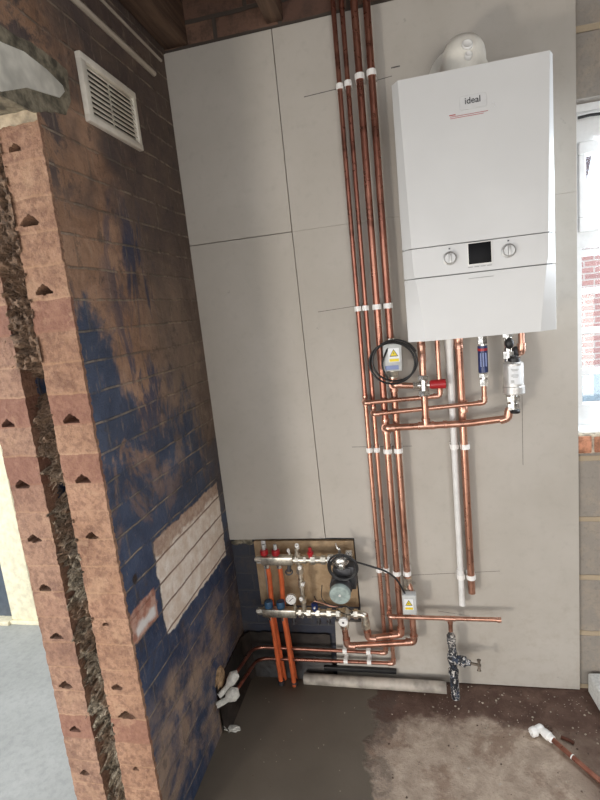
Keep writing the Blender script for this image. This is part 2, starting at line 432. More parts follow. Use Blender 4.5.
m_poly = plain('polystyrene', (.66, .66, .63), .85, var=.08, sc=120, bump=.6)
m_upvc = plain('window_plastic', (.92, .93, .92), .25, var=.03)
m_cream = plain('cream_trim', (.80, .74, .54), .6, var=.1)
m_doorleaf = plain('blue_grey_door', (.09, .11, .14), .4, var=.1)
m_render = plain('pale_render', (.52, .52, .50), .9, var=.08)
m_bark = plain('bark', (.16, .13, .14), .9, var=.3)
m_ground = plain('outdoor_paving', (.33, .33, .33), .9, var=.15, sc=4)
# paint-splashed stop tap
g = G('paint_splashed_iron'); n = g.noise(75, 3, .6, dist=1.2); n2 = g.noise(50, 3, .6)
c = g.mix(g.step(n2, .52, .56), (.018, .020, .025), (.04, .055, .085)); c = g.mix(g.step(n, .53, .58), c, (.62, .60, .57))
g.set(Base_Color=c, Roughness=.5, Metallic=.1); m_splash = g.m
g = G('splashed_pipe'); n = g.noise(45, 4, .7, dist=1); x, y, z = g.xyz()
c = g.mix(g.step(n, .47, .55), (.05, .05, .055), (.50, .47, .43)); g.set(Base_Color=c, Roughness=.6); m_splash2 = g.m
g = G('window_glass'); tr = g.n('ShaderNodeBsdfTransparent', {'Color': (.96, .98, 1.0)}); gl = g.n('ShaderNodeBsdfGlossy', {'Roughness': .02})
g.t.links.new(g.n('ShaderNodeMixShader', {0: .08, 1: tr, 2: gl}), g.out.inputs['Surface']); m_glass = g.m

# ------------------------------------------------------------------ SETTING
# floor
bm = BM(); box(bm, (XL-.27, -5.2, ZF-.12), (2.6, .14, ZF)); struct(obj('floor', bm, m_floor, smooth=False), 'brown grey concrete floor, wet dark screed at left', 'floor')
bm = BM(); box(bm, (-5, -5.2, ZF-.12), (XL-.27, 1.5, ZF)); struct(obj('floor', bm, m_floor2, smooth=False), 'pale bluish floor of the room beyond the opening', 'floor')
# back wall: brick part behind the boards, block part with window opening on the right
bm = BM()
box(bm, (XL-.26, .014, ZF-.1), (.50, .13, ZT+.004))
wb = struct(obj('wall_back', bm, m_wback, smooth=False), 'navy painted brick wall behind the boards', 'wall')
bm = BM(); box(bm, (XL-.26, .014, ZT+.004), (.50, .13, 1.44)); obj('upper_brickwork', bm, m_wtop, wb, smooth=False)
WZ0, WZ1 = -.375, W(590, 97, .014).z
bm = BM()
box(bm, (.50, .014, WZ1), (2.6, .13, 1.44)); box(bm, (.50, .014, ZF-.1), (2.6, .13, WZ0-.075)); box(bm, (1.45, .014, WZ0-.075), (2.6, .13, WZ1))
obj('blockwork', bm, m_block, wb, smooth=False)
# course of bricks under the sill
bm = BM()
for i in range(5):
    x = .474+i*.113
    box(bm, (x, .008+random.uniform(-.004, .004), WZ0-.072), (x+.103, .13, WZ0-.006+random.uniform(-.008, .004)), .004)
m_sill = plain('orange_brick', (.48, .22, .13), .9, var=.25, sc=50, bump=.7)
obj('sill_bricks', bm, m_sill, wb)
bm = BM(); box(bm, (.50, .016, WZ0-.075), (1.45, .128, WZ0-.004)); box(bm, (.50, .010, WZ0-.018), (1.45, .128, WZ0-.006), .002); obj('sill_mortar', bm, plain('pale_sill_mortar', (.55, .48, .38), .9, var=.3, sc=60, bump=.6), wb)
# right wall, out of frame
bm = BM(); box(bm, (2.6, -5.2, ZF-.1), (2.7, .13, 1.44)); struct(obj('wall_right', bm, m_block, smooth=False), 'blockwork side wall on the right', 'wall')

# left wall, inner leaf and the part over the opening
LT = XL-.1025
bm = BM()
box(bm, (XL-.010, YA+.009, ZF-.1), (XL, .014, 1.44)); box(bm, (LT, YA+.10, ZF-.1), (XL-.010, .014, 1.44)); box(bm, (LT, YA+.009, .600), (XL-.010, YA+.10, 1.44)); box(bm, (LT, -5.2, .742), (XL, YA+.009, 1.44))
wl = struct(obj('wall_left', bm, m_wl, smooth=False), 'brick partition wall with navy paint and stains', 'wall')
# notches are real recesses; the drilled hole is only dark painted into the wall colour
def leaf(x0, x1, z0, z1, notches, seed, side=.05):
    bm = BM(); nx = 36; nz = int((z1-z0)/.0030); rows = []
    for j in range(nz+1):
        z = z0+(z1-z0)*j/nz; row = []
        eL = .0035*noise.noise(Vector((seed, z*38, 1)))+.0030*noise.noise(Vector((seed, z*9, 5)))
        eR = .0030*noise.noise(Vector((seed+5, z*45, 2)))+.0016*noise.noise(Vector((seed+5, z*130, 2)))
        q = ((z-Z0)/.075) % 1.0
        joint = math.exp(-((min(q, 1-q)*.075)/.004)**2)
        for i in range(nx+1):
            s = i/nx; x = x0+(x1-x0)*s+eL*(1-s)+eR*s
            y = YA+.002*noise.noise(Vector((x*30, z*30, seed)))+.0012*noise.noise(Vector((x*120, z*120, seed)))+.0018*joint
            for (nx0, nz0, w, h) in notches:
                dx = (x-nx0)/w; dz = (z-nz0)/h
                if abs(dx) < 1 and -.18*(1-dx*dx) < dz < (1-abs(dx))**.8: y += .085
            if i == 0: y += .003
            row.append(bm.verts.new((x, y, z)))
        row.insert(0, bm.verts.new((row[0].co.x, YA+.05, z))); row.append(bm.verts.new((row[-1].co.x, YA+side, z)))
        rows.append(row)
    for a, b in zip(rows, rows[1:]):
        for i in range(len(a)-1): bm.faces.new((a[i], a[i+1], b[i+1], b[i]))
    return bm
def nt(lst):
    out = []
    for (x, y, k) in lst:
        p = W(x, y, YA); out.append((p.x, p.z, .0195*k, .016*k))
    return out
rn = nt([(15, 150, .8), (30, 224, 1.25), (44, 293, 1.15), (71, 422, 1.2), (83, 482, 1.15), (92, 538, .9), (106, 625, .4), (117, 689, .8), (127, 718, 1.3), (136, 770, .5)])
ln = nt([(8, 426, 1), (22, 487, 1.15), (34, 541, 1.05), (45, 590, 1), (57, 638, .95), (66, 687, 1.1), (75, 731, .9), (85, 774, .8)])
obj('cut_end', leaf(LT-.008, XL, ZF-.05, .612, rn, 3, .011), m_jamb, wl)
# outer leaf
XO1 = -.929; XO0 = -1.030
bm = BM(); box(bm, (XO0, YA+.10, ZF-.1), (XO1, 1.5, 1.44)); box(bm, (XO0, YA+.045, ZF-.1), (XO0+.012, YA+.10, 1.44)); box(bm, (XO1-.012, YA+.045, ZF-.1), (XO1, YA+.10, 1.44)); box(bm, (XO0+.012, YA+.045, .60), (XO1-.012, YA+.10, 1.44)); box(bm, (XO0, -5.2, .742), (XO1, YA+.045, 1.44)); box(bm, (XO0, YA-.001, .60), (XO1, YA+.045, .742))
wo = struct(obj('wall_left_outer', bm, m_wl, smooth=False), 'outer leaf of the cavity wall beside the opening', 'wall')
obj('cut_end', leaf(XO0, XO1, ZF-.05, .60, ln, 11), m_jamb2, wo)
# cavity fill
bm = BM(); nx, nz = 26, 760; rows = []
for j in range(nz+1):
    z = ZF+(1.30-ZF)*j/nz; row = []
    for i in range(nx+1):
        x = XO1-.002+(LT-.006-XO1+.010)*i/nx
        v = Vector((x*60, z*45, 0))
        y = YA+.024+.045*noise.noise(v)+.030*noise.noise(v*2.3)+.010*noise.noise(v*5)+.03*noise.noise(Vector((3, z*6, 1)))
        if z > .05: y -= .022
        y += .07*math.exp(-((z-.0)/.035)**2)+.05*math.exp(-((z+.27)/.025)**2)
        row.append(bm.verts.new((x, max(y, YA-.006), z)))
    rows.append(row)
for a, b in zip(rows, rows[1:]):
    for i in range(nx): bm.faces.new((a[i], a[i+1], b[i+1], b[i]))
for k in range(3600):     # loose fibres
    z = random.uniform(ZF, .62); x = random.uniform(XO1+.004, LT-.010)
    v = Vector((x*60, z*45, 0)); y = YA+.022+.045*noise.noise(v)+.030*noise.noise(v*2.3)-(.022 if z > .05 else 0)+.03*noise.noise(Vector((3, z*6, 1)))
    if abs(z) < .045: continue
    p = Vector((x, y, z)); d = Vector((random.uniform(-1, 1), random.uniform(-.9, .1), random.uniform(-1, 1))).normalized()*random.uniform(.005, .016)
    e = d.cross(Vector((random.random(), random.random(), random.random()))).normalized()*.0008
    q = p+d*.5+e*random.uniform(-4, 4)
    a = [bm.verts.new(t) for t in (p-e, p+e, q+e, q-e, p+d)]
    bm.faces.new(a[:4]); bm.faces.new((a[3], a[2], a[4]))
o = obj('cavity_insulation', bm, m_insul); tag(o, 'brown fibrous insulation packed in the cavity between the two brick leaves', 'insulation', kind='stuff')

# lintel with its mortar
bm = BM()
def wallpoly(pts): return [Vector((XL, p.y, p.z)) for p in pts]
P = lambda x, y: at(x, y, 0, XL)
box(bm, (LT+.002, -3.0, .610), (XL+.001, -.722, .742))
bm2 = BM()
pts = [P(0, 43), P(22, 52), P(45, 70), P(61, 86), P(63, 92), P(58, 98), P(45, 94), P(25, 88), P(0, 92)]
pts = [Vector((XL-.004, -3.0, pts[0].z+.0)), ] + pts + [Vector((XL-.004, -3.0, .64))]
poly(bm2, [Vector((XL-.002, p.y, p.z)) for p in pts], .007, (1, 0, 0))
ln_ = struct(obj('trim_1', bm, m_mortar, smooth=False), 'greenish mortar bedding around the concrete lintel', 'trim')
obj('lintel_concrete', bm2, m_lintel, ln_)
bm = BM()
pts = [P(0, 30), P(30, 42), P(66, 70), P(70, 100), P(66, 116), P(50, 112), P(36, 113)]
pts = [Vector((XL, -3.0, .77))]+pts+[Vector((XL, -.95, .60)), Vector((XL, -3.0, .60))]
n = 6; pp = []
for a, b in zip(pts, pts[1:]+pts[:1]):
    for i in range(n):
        q = a.lerp(b, i/n); q.z += .006*noise.noise(q*40); q.y += .006*noise.noise(q*40+Vector((9, 0, 0))); pp.append(q)
poly(bm, [Vector((XL-.003, p.y, p.z)) for p in pp], .0055, (1, 0, 0)); obj('mortar_smear', bm, m_mortar, ln_)
bm = BM(); t = BM(); bmesh.ops.create_grid(t, x_segments=24, y_segments=14, size=.5)
for v in t.verts:
    x = LT-.004+(v.co.x+.5)*.108; z = .585+(v.co.y+.5)*.045+.006*noise.noise(Vector((v.co.x*9, 2, 2)))
    v.co = Vector((x, YA-.003+.003*noise.noise(Vector((x*60, z*60, 0))), z))
merge(bm, t)
obj('mortar_packing', bm, plain('pale_mortar', (.40, .32, .22), .9, var=.3, sc=25, bump=.8), ln_)

# ceiling and joists
bm = BM(); box(bm, (XL-.27, -5.2, 1.42), (2.7, .13, 1.50)); struct(obj('ceiling', bm, m_joist, smooth=False), 'dark timber boards over the joists', 'ceiling')
def joist(x0, x1, z0, lab):
    bm = BM(); box(bm, (x0, -5.1, z0), (x1, .013, 1.42), .004)
    for v in bm.verts: pass
    tag(obj('ceiling_joist', bm, m_joist), lab, 'joist', 'ceiling joists')
joist(-.752, -.668, 1.050, 'dark wooden ceiling joist in the corner beside the left brick wall')
joist(-.388, -.332, 1.056, 'dark wooden ceiling joist over the seam between the top boards')
joist(.02, .075, 1.10, 'dark wooden ceiling joist right of the four copper risers')
joist(.42, .475, 1.10, 'dark wooden ceiling joist over the right end of the boards')

# ------------------------------------------------------------------ wall boards (12.5 mm), one thing each
def board(pts, label, marks=()):
    bm = BM(); poly(bm, [Vector((x, .0125, z)) for x, z in pts], .0125)
    bmesh.ops.bevel(bm, geom=[e for e in bm.edges if abs(e.verts[0].co.y) < 1e-5 and abs(e.verts[1].co.y) < 1e-5], offset=.0007, segments=1, affect='EDGES')
    o = obj('wall_board', bm, m_board, smooth=False); tag(o, label, 'wall board', 'grey boards on the back wall')
    for (a, b, w) in marks:
        bm = BM(); a = Vector(a); b = Vector(b); d = (b-a).normalized(); s = Vector((-d.y, d.x))*w/2
        poly(bm, [Vector((q.x, 0, q.y)) for q in (a-s, b-s, b+s, a+s)], .0004); obj('pencil_mark', bm, m_pencil, o, smooth=False)
    return o
g_ = .0012
def wz(x, y): p = W(x, y, 0); return (p.x, p.z)
board([(XL, ZS+g_), (-.373, ZS+g_), (-.373, ZT), (XL, ZT)], 'upper left grey wall board in the corner beside the brick wall')
board([(XL, -.753), (-.3635, -.748), (-.3725, ZS-g_), (XL, ZS-g_)], 'lower left grey wall board, tall, ending above the manifold')
board([(-.3705, ZS+.0002), (XR, ZS+.0002), (XR, ZT), (-.3705, ZT)], 'upper right grey wall board behind the top of the boiler',
      [(wz(304, 97), wz(345, 87), .0025), (wz(371, 82), wz(392, 76), .002), (wz(391, 68), wz(400, 66), .004)])
board([(-.3705, ZS-.0002), (-.3610, -.746), (-.2505, -.746), (-.2505, -1.02), (-.2515, -1.104), (-.358, -1.104), (-.370, ZF+.004), (XR, ZF+.004), (XR, ZS-.0002)],
      'large lower right grey wall board behind boiler pipes and stop tap',
      [(wz(318, 312), wz(356, 306), .0018), (wz(352, 447), wz(412, 446), .0018), (wz(522, 395), wz(523, 465), .0014), (wz(372, 577), wz(500, 571), .0014), (wz(438, 611), wz(470, 616), .0012)])
# plywood behind the manifold
bm = BM(); box(bm, (-.655, -.004, -1.035), (-.256, .0135, -.757), .001); tag(obj('plywood_backing', bm, m_plywood), 'brown plywood panel fixed behind the heating manifold', 'panel')
# skim of torn board and mortar in the corner under the left board
bm = BM()
for k in range(14):
    x = random.uniform(XL+.01, -.66); s = random.uniform(.006, .014); sphere(bm, (x, .010, -.764+random.uniform(-.008, .004)), s, 1.3, .4, .8, 8)
o = obj('mortar_snots', bm, m_mortar); tag(o, 'rough mortar bits under the cut edge of the lower left board', 'mortar', kind='stuff')
# membrane upstand
bm = BM()
def ribbon(pts, z0, z1, th):
    rows = []
    for i, p in enumerate(pts):
        q = pts[min(i+1, len(pts)-1)]-pts[max(i-1, 0)]; nrm = Vector((q.y, -q.x, 0)).normalized()
        zz = z1+.008*noise.noise(Vector((i*.7, 1, 1)))
        rows.append([bm.verts.new(Vector((p.x, p.y, z0))), bm.verts.new(Vector((p.x, p.y, zz))), bm.verts.new(Vector((p.x, p.y, zz))+nrm*th), bm.verts.new(Vector((p.x, p.y, z0+.03))+nrm*th*2), bm.verts.new(Vector((p.x, p.y, z0))+nrm*th*7)])
    for a, b in zip(rows, rows[1:]):
        for k in range(4): bm.faces.new((a[k], a[k+1], b[k+1], b[k]))
pts = [Vector((XL+.002, -.31+.01*i, 0)) for i in range(28)]+[Vector((XL+.012, -.02, 0))]+[Vector((XL+.03+.02*i, .0105-.006, 0)) for i in range(18)]
ribbon([p for p in pts], ZF, -1.165, .004)
o = obj('damp_proof_membrane', bm, m_dpm); tag(o, 'black plastic membrane turned up the walls in the corner behind low pipes', 'membrane')

# ------------------------------------------------------------------ window
win = bpy.data.objects.new('window_1', None); C.objects.link(win); win.location = (.9, .1, WZ0); struct(win, 'white plastic window at the right edge', 'window')
YW = .085
zt = lambda y: W(590, y, YW).z
bm = BM()
zs = {k: zt(k) for k in (99, 112, 118, 141, 154, 217, 227, 247, 252, 291, 331, 372, 404)}
box(bm, (.50, YW, zs[141]-.0), (1.45, .128, zs[118]), .003)
box(bm, (.50, YW-.02, zs[112]), (1.45, .129, WZ1))
box(bm, (.50, YW+.003, zs[141]+.004), (1.45, .1275, zs[112]+.01))
xg = W(585, 190, YW).x
box(bm, (.495, YW+.001, WZ0-.004), (xg-.010, .127, zs[112]+.006))
box(bm, (1.37, YW, WZ0), (1.45, .128, zs[118]), .003)
box(bm, (.50, YW, zs[247]), (1.45, .128, zs[227]), .003)
box(bm, (.50, YW, WZ0), (1.45, .128, zs[404]), .003)
obj('window_frame', bm, m_upvc, win, smooth=False)
bm = BM(); YS = YW-.012
a, b = zs[154], zs[217]
for q in (((xg-.022, b-.045), (1.38, b)), ((xg-.022, a), (1.38, a+.038)), ((xg-.022, b), (xg, a)), ((1.34, b), (1.38, a))):
    box(bm, (q[0][0], YS, q[0][1]), (q[1][0], YS+.04, q[1][1]), .004)
obj('opening_sash', bm, m_upvc, win, smooth=False)
bm = BM()
for k in (252, 291, 331, 372): box(bm, (xg-.02, YW+.005, zs[k]-.011), (1.38, YW+.035, zs[k]+.011), .003)
obj('reflection_bars', bm, m_upvc, win, smooth=False)  # white bars stand in for reflections on the lower pane
bm = BM(); box(bm, (xg-.005, YW+.02, b), (1.36, YW+.024, a)); obj('pane', bm, m_glass, win, smooth=False)
bm = BM(); box(bm, (xg-.014, YW+.02, zs[404]), (1.37, YW+.024, zs[247])); obj('pane', bm, m_glass, win, smooth=False)
bm = BM(); sweep(bm, [W(578, 118, YW-.03), W(590, 115, YW-.03), W(606, 113, YW-.03), Vector((.9, YW-.03, zs[112]-.008))], .0045, .01); obj('black_seal', bm, m_black, win)
bm = BM(); box(bm, (.50, .02, WZ0-.012), (1.45, .17, WZ0+.006), .003); obj('window_sill', bm, m_upvc, win, smooth=False)

# outside: brick house and bare tree
hs = thing('brick_house', 'red brick house wall seen through the window', 'building', (2.4, 5, -2))
bm = BM(); HZ = W(590, 243, 5).z
box(bm, (-.8, 5, -3), (7, 5.3, HZ)); obj('wall', bm, m_outside, hs, smooth=False)
bm = BM(); box(bm, (-.9, 4.86, HZ), (7.1, 5.3, HZ+.17), .01); obj('fascia', bm, m_upvc, hs)
bm = BM(); box(bm, (1.2, 4.93, W(590, 400, 5).z), (3.6, 5.02, W(590, 368, 5).z), .01); obj('low_window', bm, plain('pale_blue_glazing', (.40, .52, .60), .1), hs)
bm = BM(); box(bm, (-5, .13, -3.1), (8, 14, -3.0)); struct(obj('ground', bm, m_ground, smooth=False), 'paving outside', 'ground')
bm = BM()
def branch(p, d, r, n):
    q = p+d; sweep(bm, [p, p.lerp(q, .5)+Vector((random.uniform(-.03, .03), 0, random.uniform(-.03, .03))), q], lambda t: r*(1-.35*t), seg=6)
    if n:
        for k in range(3):
            e = (d.normalized()+Vector((random.uniform(-.8, .8), random.uniform(-.6, .6), random.uniform(-.2, .6)))).normalized()*d.length*random.uniform(.6, .8)
            branch(q, e, r*.62, n-1)
branch(Vector((2.6, 7.5, -3)), Vector((0, 0, 3.2)), .13, 5)
tag(obj('bare_tree', bm, m_bark), 'leafless tree outside the upper window pane', 'tree')

# ------------------------------------------------------------------ room beyond the opening
bm = BM(); box(bm, (-5, .32, ZF), (XO0, .42, 1.3)); struct(obj('wall_far', bm, m_render, smooth=False), 'pale wall of the room beyond', 'wall')
dr = bpy.data.objects.new('door_1', None); C.objects.link(dr); dr.location = (-2.5, .28, ZF); struct(dr, 'blue grey door in a white frame beyond the opening', 'door')
bm = BM(); box(bm, (-2.165, .262, ZF), (-2.005, .32, .8), .004); box(bm, (-3.25, .262, ZF), (-3.1, .32, .8), .004); box(bm, (-3.25, .262, .7), (-2.005, .32, .85), .004)
obj('door_frame', bm, m_cream, dr)
bm = BM(); box(bm, (-3.1, .285, ZF+.02), (-2.165, .32, .7), .004); obj('door_leaf', bm, m_doorleaf, dr)
bm = BM(); box(bm, (-3.1, .23, ZF), (-2.165, .30, ZF+.022), .004); box(bm, (-2.165, .245, ZF), (-1.03, .262, ZF+.02), .003); obj('threshold', bm, m_cream, dr)

# ------------------------------------------------------------------ vent on left wall
vt = [P(72, 48), P(133, 97), P(138, 153), P(86, 120)]
y0, y1 = (vt[0].y+vt[3].y)/2, (vt[1].y+vt[2].y)/2; z1, z0 = (vt[0].z+vt[1].z)/2, (vt[2].z+vt[3].z)/2
v = thing('air_vent', 'white plastic louvred air vent high on the left brick wall', 'vent', (XL, (y0+y1)/2, z0))
bm = BM(); bw = .018; th = .016
for a, b, e in (((y0, z0), (y1, z0+bw), .0), ((y0, z1-bw), (y1, z1), .0), ((y0+.0006, z0+.0006), (y0+bw*1.3, z1-.0006), .0008), ((y1-bw, z0+.0006), (y1-.0006, z1-.0006), .0008)):
    box(bm, (XL, a[0], a[1]), (XL+th-e, b[0], b[1]), .003)
obj('vent_frame', bm, m_vent, v)
bm = BM(); box(bm, (XL, y0+.01, z0+.01), (XL+.003, y1-.01, z1-.01)); obj('backing', bm, m_ventdk, v)  # dark sheet painted as the shade between the louvres
n = 10
for i in range(n):
    z = z0+bw+(z1-z0-2*bw)*(i+.5)/n
    bm = BM(); box(bm, (XL+.006, y0+bw, z-.0066), (XL+.0085, y1-bw, z+.0066), .0008, rot=Matrix.Rotation(R_(-35), 3, 'Y')); obj('louvre', bm, m_vent, v)
bm = BM(); box(bm, (XL+.003, (y0+y1)/2-.002, z0+bw), (XL+.0055, (y0+y1)/2+.002, z1-bw)); obj('centre_bar', bm, m_vent, v)

# pale strips along the top of the left wall
bm = BM(); a = P(70, -5); b = P(152, 71)
sweep(bm, [Vector((XL+.006, -3, .93)), Vector((XL+.006, a.y, .931)), Vector((XL+.006, b.y, .926))], .0085, seg=8)
tag(obj('timber_batten', bm, m_strip), 'pale dirty strip running along the left wall above the vent', 'batten')
bm = BM(); a = P(100, 0); b = P(160, 61)
sweep(bm, [Vector((XL+.004, -3, a.z)), Vector((XL+.004, a.y, a.z)), Vector((XL+.004, b.y, b.z))], .0045, seg=8)
tag(obj('pale_cable', bm, m_strip), 'thin pale cable on the left wall just under the joists', 'cable')

# ------------------------------------------------------------------ BOILER
BW, BH, BD = .396, .699, .278
bo = thing('boiler', 'white wall mounted gas boiler with two knobs and black display', 'boiler', (BW/2, 0, 0))
bm = BM(); box(bm, (.006, -BD+.03, .004), (BW-.006, -.002, BH-.006), .006); obj('casing', bm, m_boilside, bo)
# front cover with side bevels that widen near the bottom
def front(z0, z1, name):
    bm = BM(); rows = []; n = 14
    for j in range(n+1):
        z = z0+(z1-z0)*j/n
        bx = .013+.011*max(0, min(1, (.7-z)/.52))+.022*max(0, (.20-z)/.20)**.8
        f = -BD; e = -BD+.023
        l = -.003; q_ = BW+.006; prof = [(l, -BD+.075), (l, e+.003), (l+.001, e), (bx, f+.0004), (bx+.001, f), (BW/2, f), (q_-bx-.001, f), (q_-bx, f+.0004), (q_-.001, e), (q_, e+.003), (q_, -BD+.075)]
        rows.append([bm.verts.new((x, y, z)) for x, y in prof])
    for a, b in zip(rows, rows[1:]):
        for i in range(len(a)-1): bm.faces.new((a[i], a[i+1], b[i+1], b[i]))
        bm.faces.new((a[-1], a[0], b[0], b[-1]))
    bm.faces.new(rows[0]); bm.faces.new(rows[-1])
    o = obj(name, bm, m_boil, bo); o.data.set_sharp_from_angle(angle=R_(9)); return o
fc = front(.2625, BH, 'front_cover'); fp = front(.1805, .2600, 'control_fascia'); fl = front(0, .1775, 'drop_flap')
bm = BM(); box(bm, (.004, -BD+.018, .17), (BW-.004, -BD+.06, .27)); obj('seam_shadow_gap', bm, m_seam, bo)
# display
a, b = W(468, 244, -.28), W(491.5, 262, -.28)
bm = BM(); box(bm, (a.x-.0025, -BD-.0032, b.z-.0025), (b.x+.0025, -BD+.002, a.z+.0025), .001); dsp = obj('display_bezel', bm, m_white, bo)
bm = BM(); box(bm, (a.x, -BD-.0038, b.z), (b.x, -BD, a.z), .0006); obj('display', bm, m_disp, dsp)
bm = BM()
for i in range(4):
    x = a.x-.002+i*.0165; box(bm, (x, -BD-.0024, b.z-.0085), (x+.0125, -BD, b.z-.0068))
obj('button_marks', bm, m_seam, bo)
bm = BM(); box(bm, (a.x-.004+.002, -BD-.0024, .1625), (b.x+.004, -BD, .1638)); obj('finger_groove', bm, m_seam, bo)
for (x, y) in ((450, 258.3), (509, 250.5)):
    p = W(x, y, -.285)
    bm = BM(); lathe(bm, (p.x, -BD-.001, p.z), (0, -1, 0), [(0, .0185), (.003, .0185), (.0035, .0175), (.004, .0155), (.012, .0148), (.0135, .0135), (.0135, 0)], 32)
    kn = obj('control_knob', bm, m_knob, bo)
    bm = BM(); box(bm, (p.x-.0034, -BD-.0205, p.z-.0142), (p.x+.0034, -BD-.013, p.z+.0142), .0015); obj('grip_bar', bm, m_knob, kn)
    bm = BM(); box(bm, (p.x-.002, -BD-.0026, p.z+.0245), (p.x+.002, -BD, p.z+.0280)); obj('knob_mark', bm, m_ink, bo)
# badge with maker's word and the red note under it
bc = W(473, 101.5, -.28)
bm = BM()
w2, h2 = .0335, .0165
ring = []
for cx, cz, a0 in ((w2-.005, h2-.005, 0), (-w2+.005, h2-.005, 90), (-w2+.005, -h2+.005, 180), (w2-.005, -h2+.005, 270)):
    for i in range(5): ring.append(Vector((bc.x+cx+.005*math.cos(R_(a0+i*22.5)), -BD-.0016, bc.z+cz+.005*math.sin(R_(a0+i*22.5)))))
sweep(bm, ring, .0006, closed=True, seg=6)
poly(bm, [Vector((p.x, -BD-.0005, p.z)) for p in ring], .0013)
bdg = obj('badge', bm, plain('badge_silver', (.60, .60, .595), .35, var=.03), fc)
def text(s, size, loc, mat, parent, name, bold=.0, rx=90, rz=0, sx=1.0):
    cu = bpy.data.curves.new(name, 'FONT'); cu.body = s; cu.size = size; cu.extrude = .0003; cu.offset = bold; cu.align_x = 'CENTER'; cu.align_y = 'CENTER'
    t = bpy.data.objects.new(name, cu); C.objects.link(t)
    bpy.context.view_layer.update()
    me = bpy.data.meshes.new_from_object(t); bpy.data.objects.remove(t)
    me.transform(Matrix.Translation(loc) @ Matrix.Rotation(R_(rz), 4, 'Z') @ Matrix.Rotation(R_(rx), 4, 'X') @ Matrix.Scale(sx, 4, (1, 0, 0)))
    me.materials.clear(); me.materials.append(mat)
    o = bpy.data.objects.new(name, me); C.objects.link(o); o.parent = parent
    o.matrix_parent_inverse = Matrix.Translation(parent.location).inverted()
    return o
text('ideal', .0220, (bc.x-.001, -BD-.0030, bc.z+.0035), m_ink, fc, 'lettering', .0002)
bm = BM()
nb = W(470, 114, -.28)
box(bm, (nb.x-.052, -BD-.0016, nb.z+.004), (nb.x-.036, -BD, nb.z+.0062))
for i, (x0, x1) in enumerate(((-.05, .045), (-.05, .034))):
    box(bm, (nb.x+x0, -BD-.0016, nb.z+.0005-i*.0042), (nb.x+x1, -BD, nb.z+.0015-i*.0042))
obj('warning_note', bm, m_redink, fc)
bm = BM(); c0 = V(nb.x+.060, -BD-.0018, nb.z+.012)
sweep(bm, [c0+V(-.004, 0, .007), c0+V(.003, 0, .003), c0+V(.004, 0, -.001), c0+V(0, 0, -.006)], .0006, seg=6); obj('small_mark', bm, m_paper, fc)
# flue
fx = W(464, 60, -.15).x; fy = -.145
bm = BM(); lathe(bm, (fx, fy, BH-.01), (0, 0, 1), [(0, .074), (.02, .074), (.026, .061), (.085, .0585), (.105, .0555), (.122, .047), (.134, .034), (.141, .018), (.143, 0)], 32)
fu = thing('flue_elbow', 'cream white flue turret elbow on top of the boiler', 'flue', (fx, fy, BH))
obj('turret', bm, m_cream2, fu)
bm = BM(); cyl(bm, (fx, fy, BH+.075), (fx, -.001, BH+.075), .060, seg=32); obj('horizontal_duct', bm, m_cream2, fu)
bm = BM(); lathe(bm, (fx, -.001, BH+.075), (0, -1, 0), [(0, .092), (.008, .092), (.018, .074), (.026, .064)], 32); obj('wall_collar', bm, m_cream2, fu)
for (x, y, r) in ((467, 46, .0150), (468, 57.5, .0105)):
    p = W(x, y, fy-.055)
    bm = BM(); d = Vector((p.x-fx, -.055, .02)).normalized(); q = Vector((p.x, fy-(.050 if r > .012 else .056), p.z))
    lathe(bm, q, d, [(-.01, r), (.010, r), (.012, r*.8), (.010, r*.55), (.010, 0)], 20); obj('test_port', bm, m_white, fu)

# ------------------------------------------------------------------ PIPES
Y1, Y3, YF = -.028, -.049, -.073      # 15 mm risers, 22 mm risers, pipes passing in front
r15, r22 = .0078, .0115
def vx(p, Y): return sum(W(a, b, Y).x for a, b in p)/len(p)
x1 = vx([(338.5, 83), (369.3, 450), (381.6, 590)], Y1); x2 = vx([(348.5, 83), (376.3, 450), (388, 590)], Y1)
x3 = vx([(360, 83), (387.3, 450), (399.6, 605)], Y3); x4 = vx([(370.7, 83), (398, 450), (408.6, 572)], Y3)
def elbow(root, p, din, dout, r, mat=None, name='elbow'):
    """soldered elbow: corner p, arms back along -din and along dout"""
    p = Vector(p); din = Vector(din).normalized(); dout = Vector(dout).normalized(); L = r*2.6
    bm = BM(); sweep(bm, [p-din*L, p, p+dout*L], r*1.16, br=r*1.9)
    for q, d in ((p-din*L, -din), (p+dout*L, dout)): cyl(bm, q-d*r*.5, q+d*.0015, r*1.28)
    return obj(name, bm, mat or m_solder, root)
def tee(root, p, ax, br, r, rb=None, mat=None):
    p = Vector(p); ax = Vector(ax).normalized(); br = Vector(br).normalized(); L = r*2.2; rb = rb or r
    bm = BM(); cyl(bm, p-ax*L, p+ax*L, r*1.16); cyl(bm, p, p+br*L, rb*1.16)
    for s in (-1, 1): cyl(bm, p+ax*s*(L-r*.5), p+ax*s*(L+.0012), r*1.28)
    cyl(bm, p+br*(L-r*.5), p+br*(L+.0012), rb*1.28)
    return obj('tee', bm, mat or m_solder, root)
def coupler(root, p, d, r, L=.03):
    p = Vector(p); d = Vector(d).normalized(); bm = BM()
    lathe(bm, p-d*L/2, d, [(0, r*1.25), (.003, r*1.25), (.0035, r*1.14), (L/2-.001, r*1.14), (L/2, r*1.08), (L/2+.001, r*1.14), (L-.0035, r*1.14), (L-.003, r*1.25), (L, r*1.25)]); return obj('coupler', bm, m_solder, root)
def pipe(root, pts, r, br=0.0, mat=None, name='tube'):
    bm = BM(); sweep(bm, pts, r, br, seg=18); return obj(name, bm, mat or m_cu, root)
X = Vector((1, 0, 0)); Y = Vector((0, 1, 0)); Z = Vector((0, 0, 1)); TOP = 1.41

# branch heights
h1 = W(364, 403, YF).z; h2 = W(375, 414, YF).z; h3 = W(385, 428, YF-.004).z
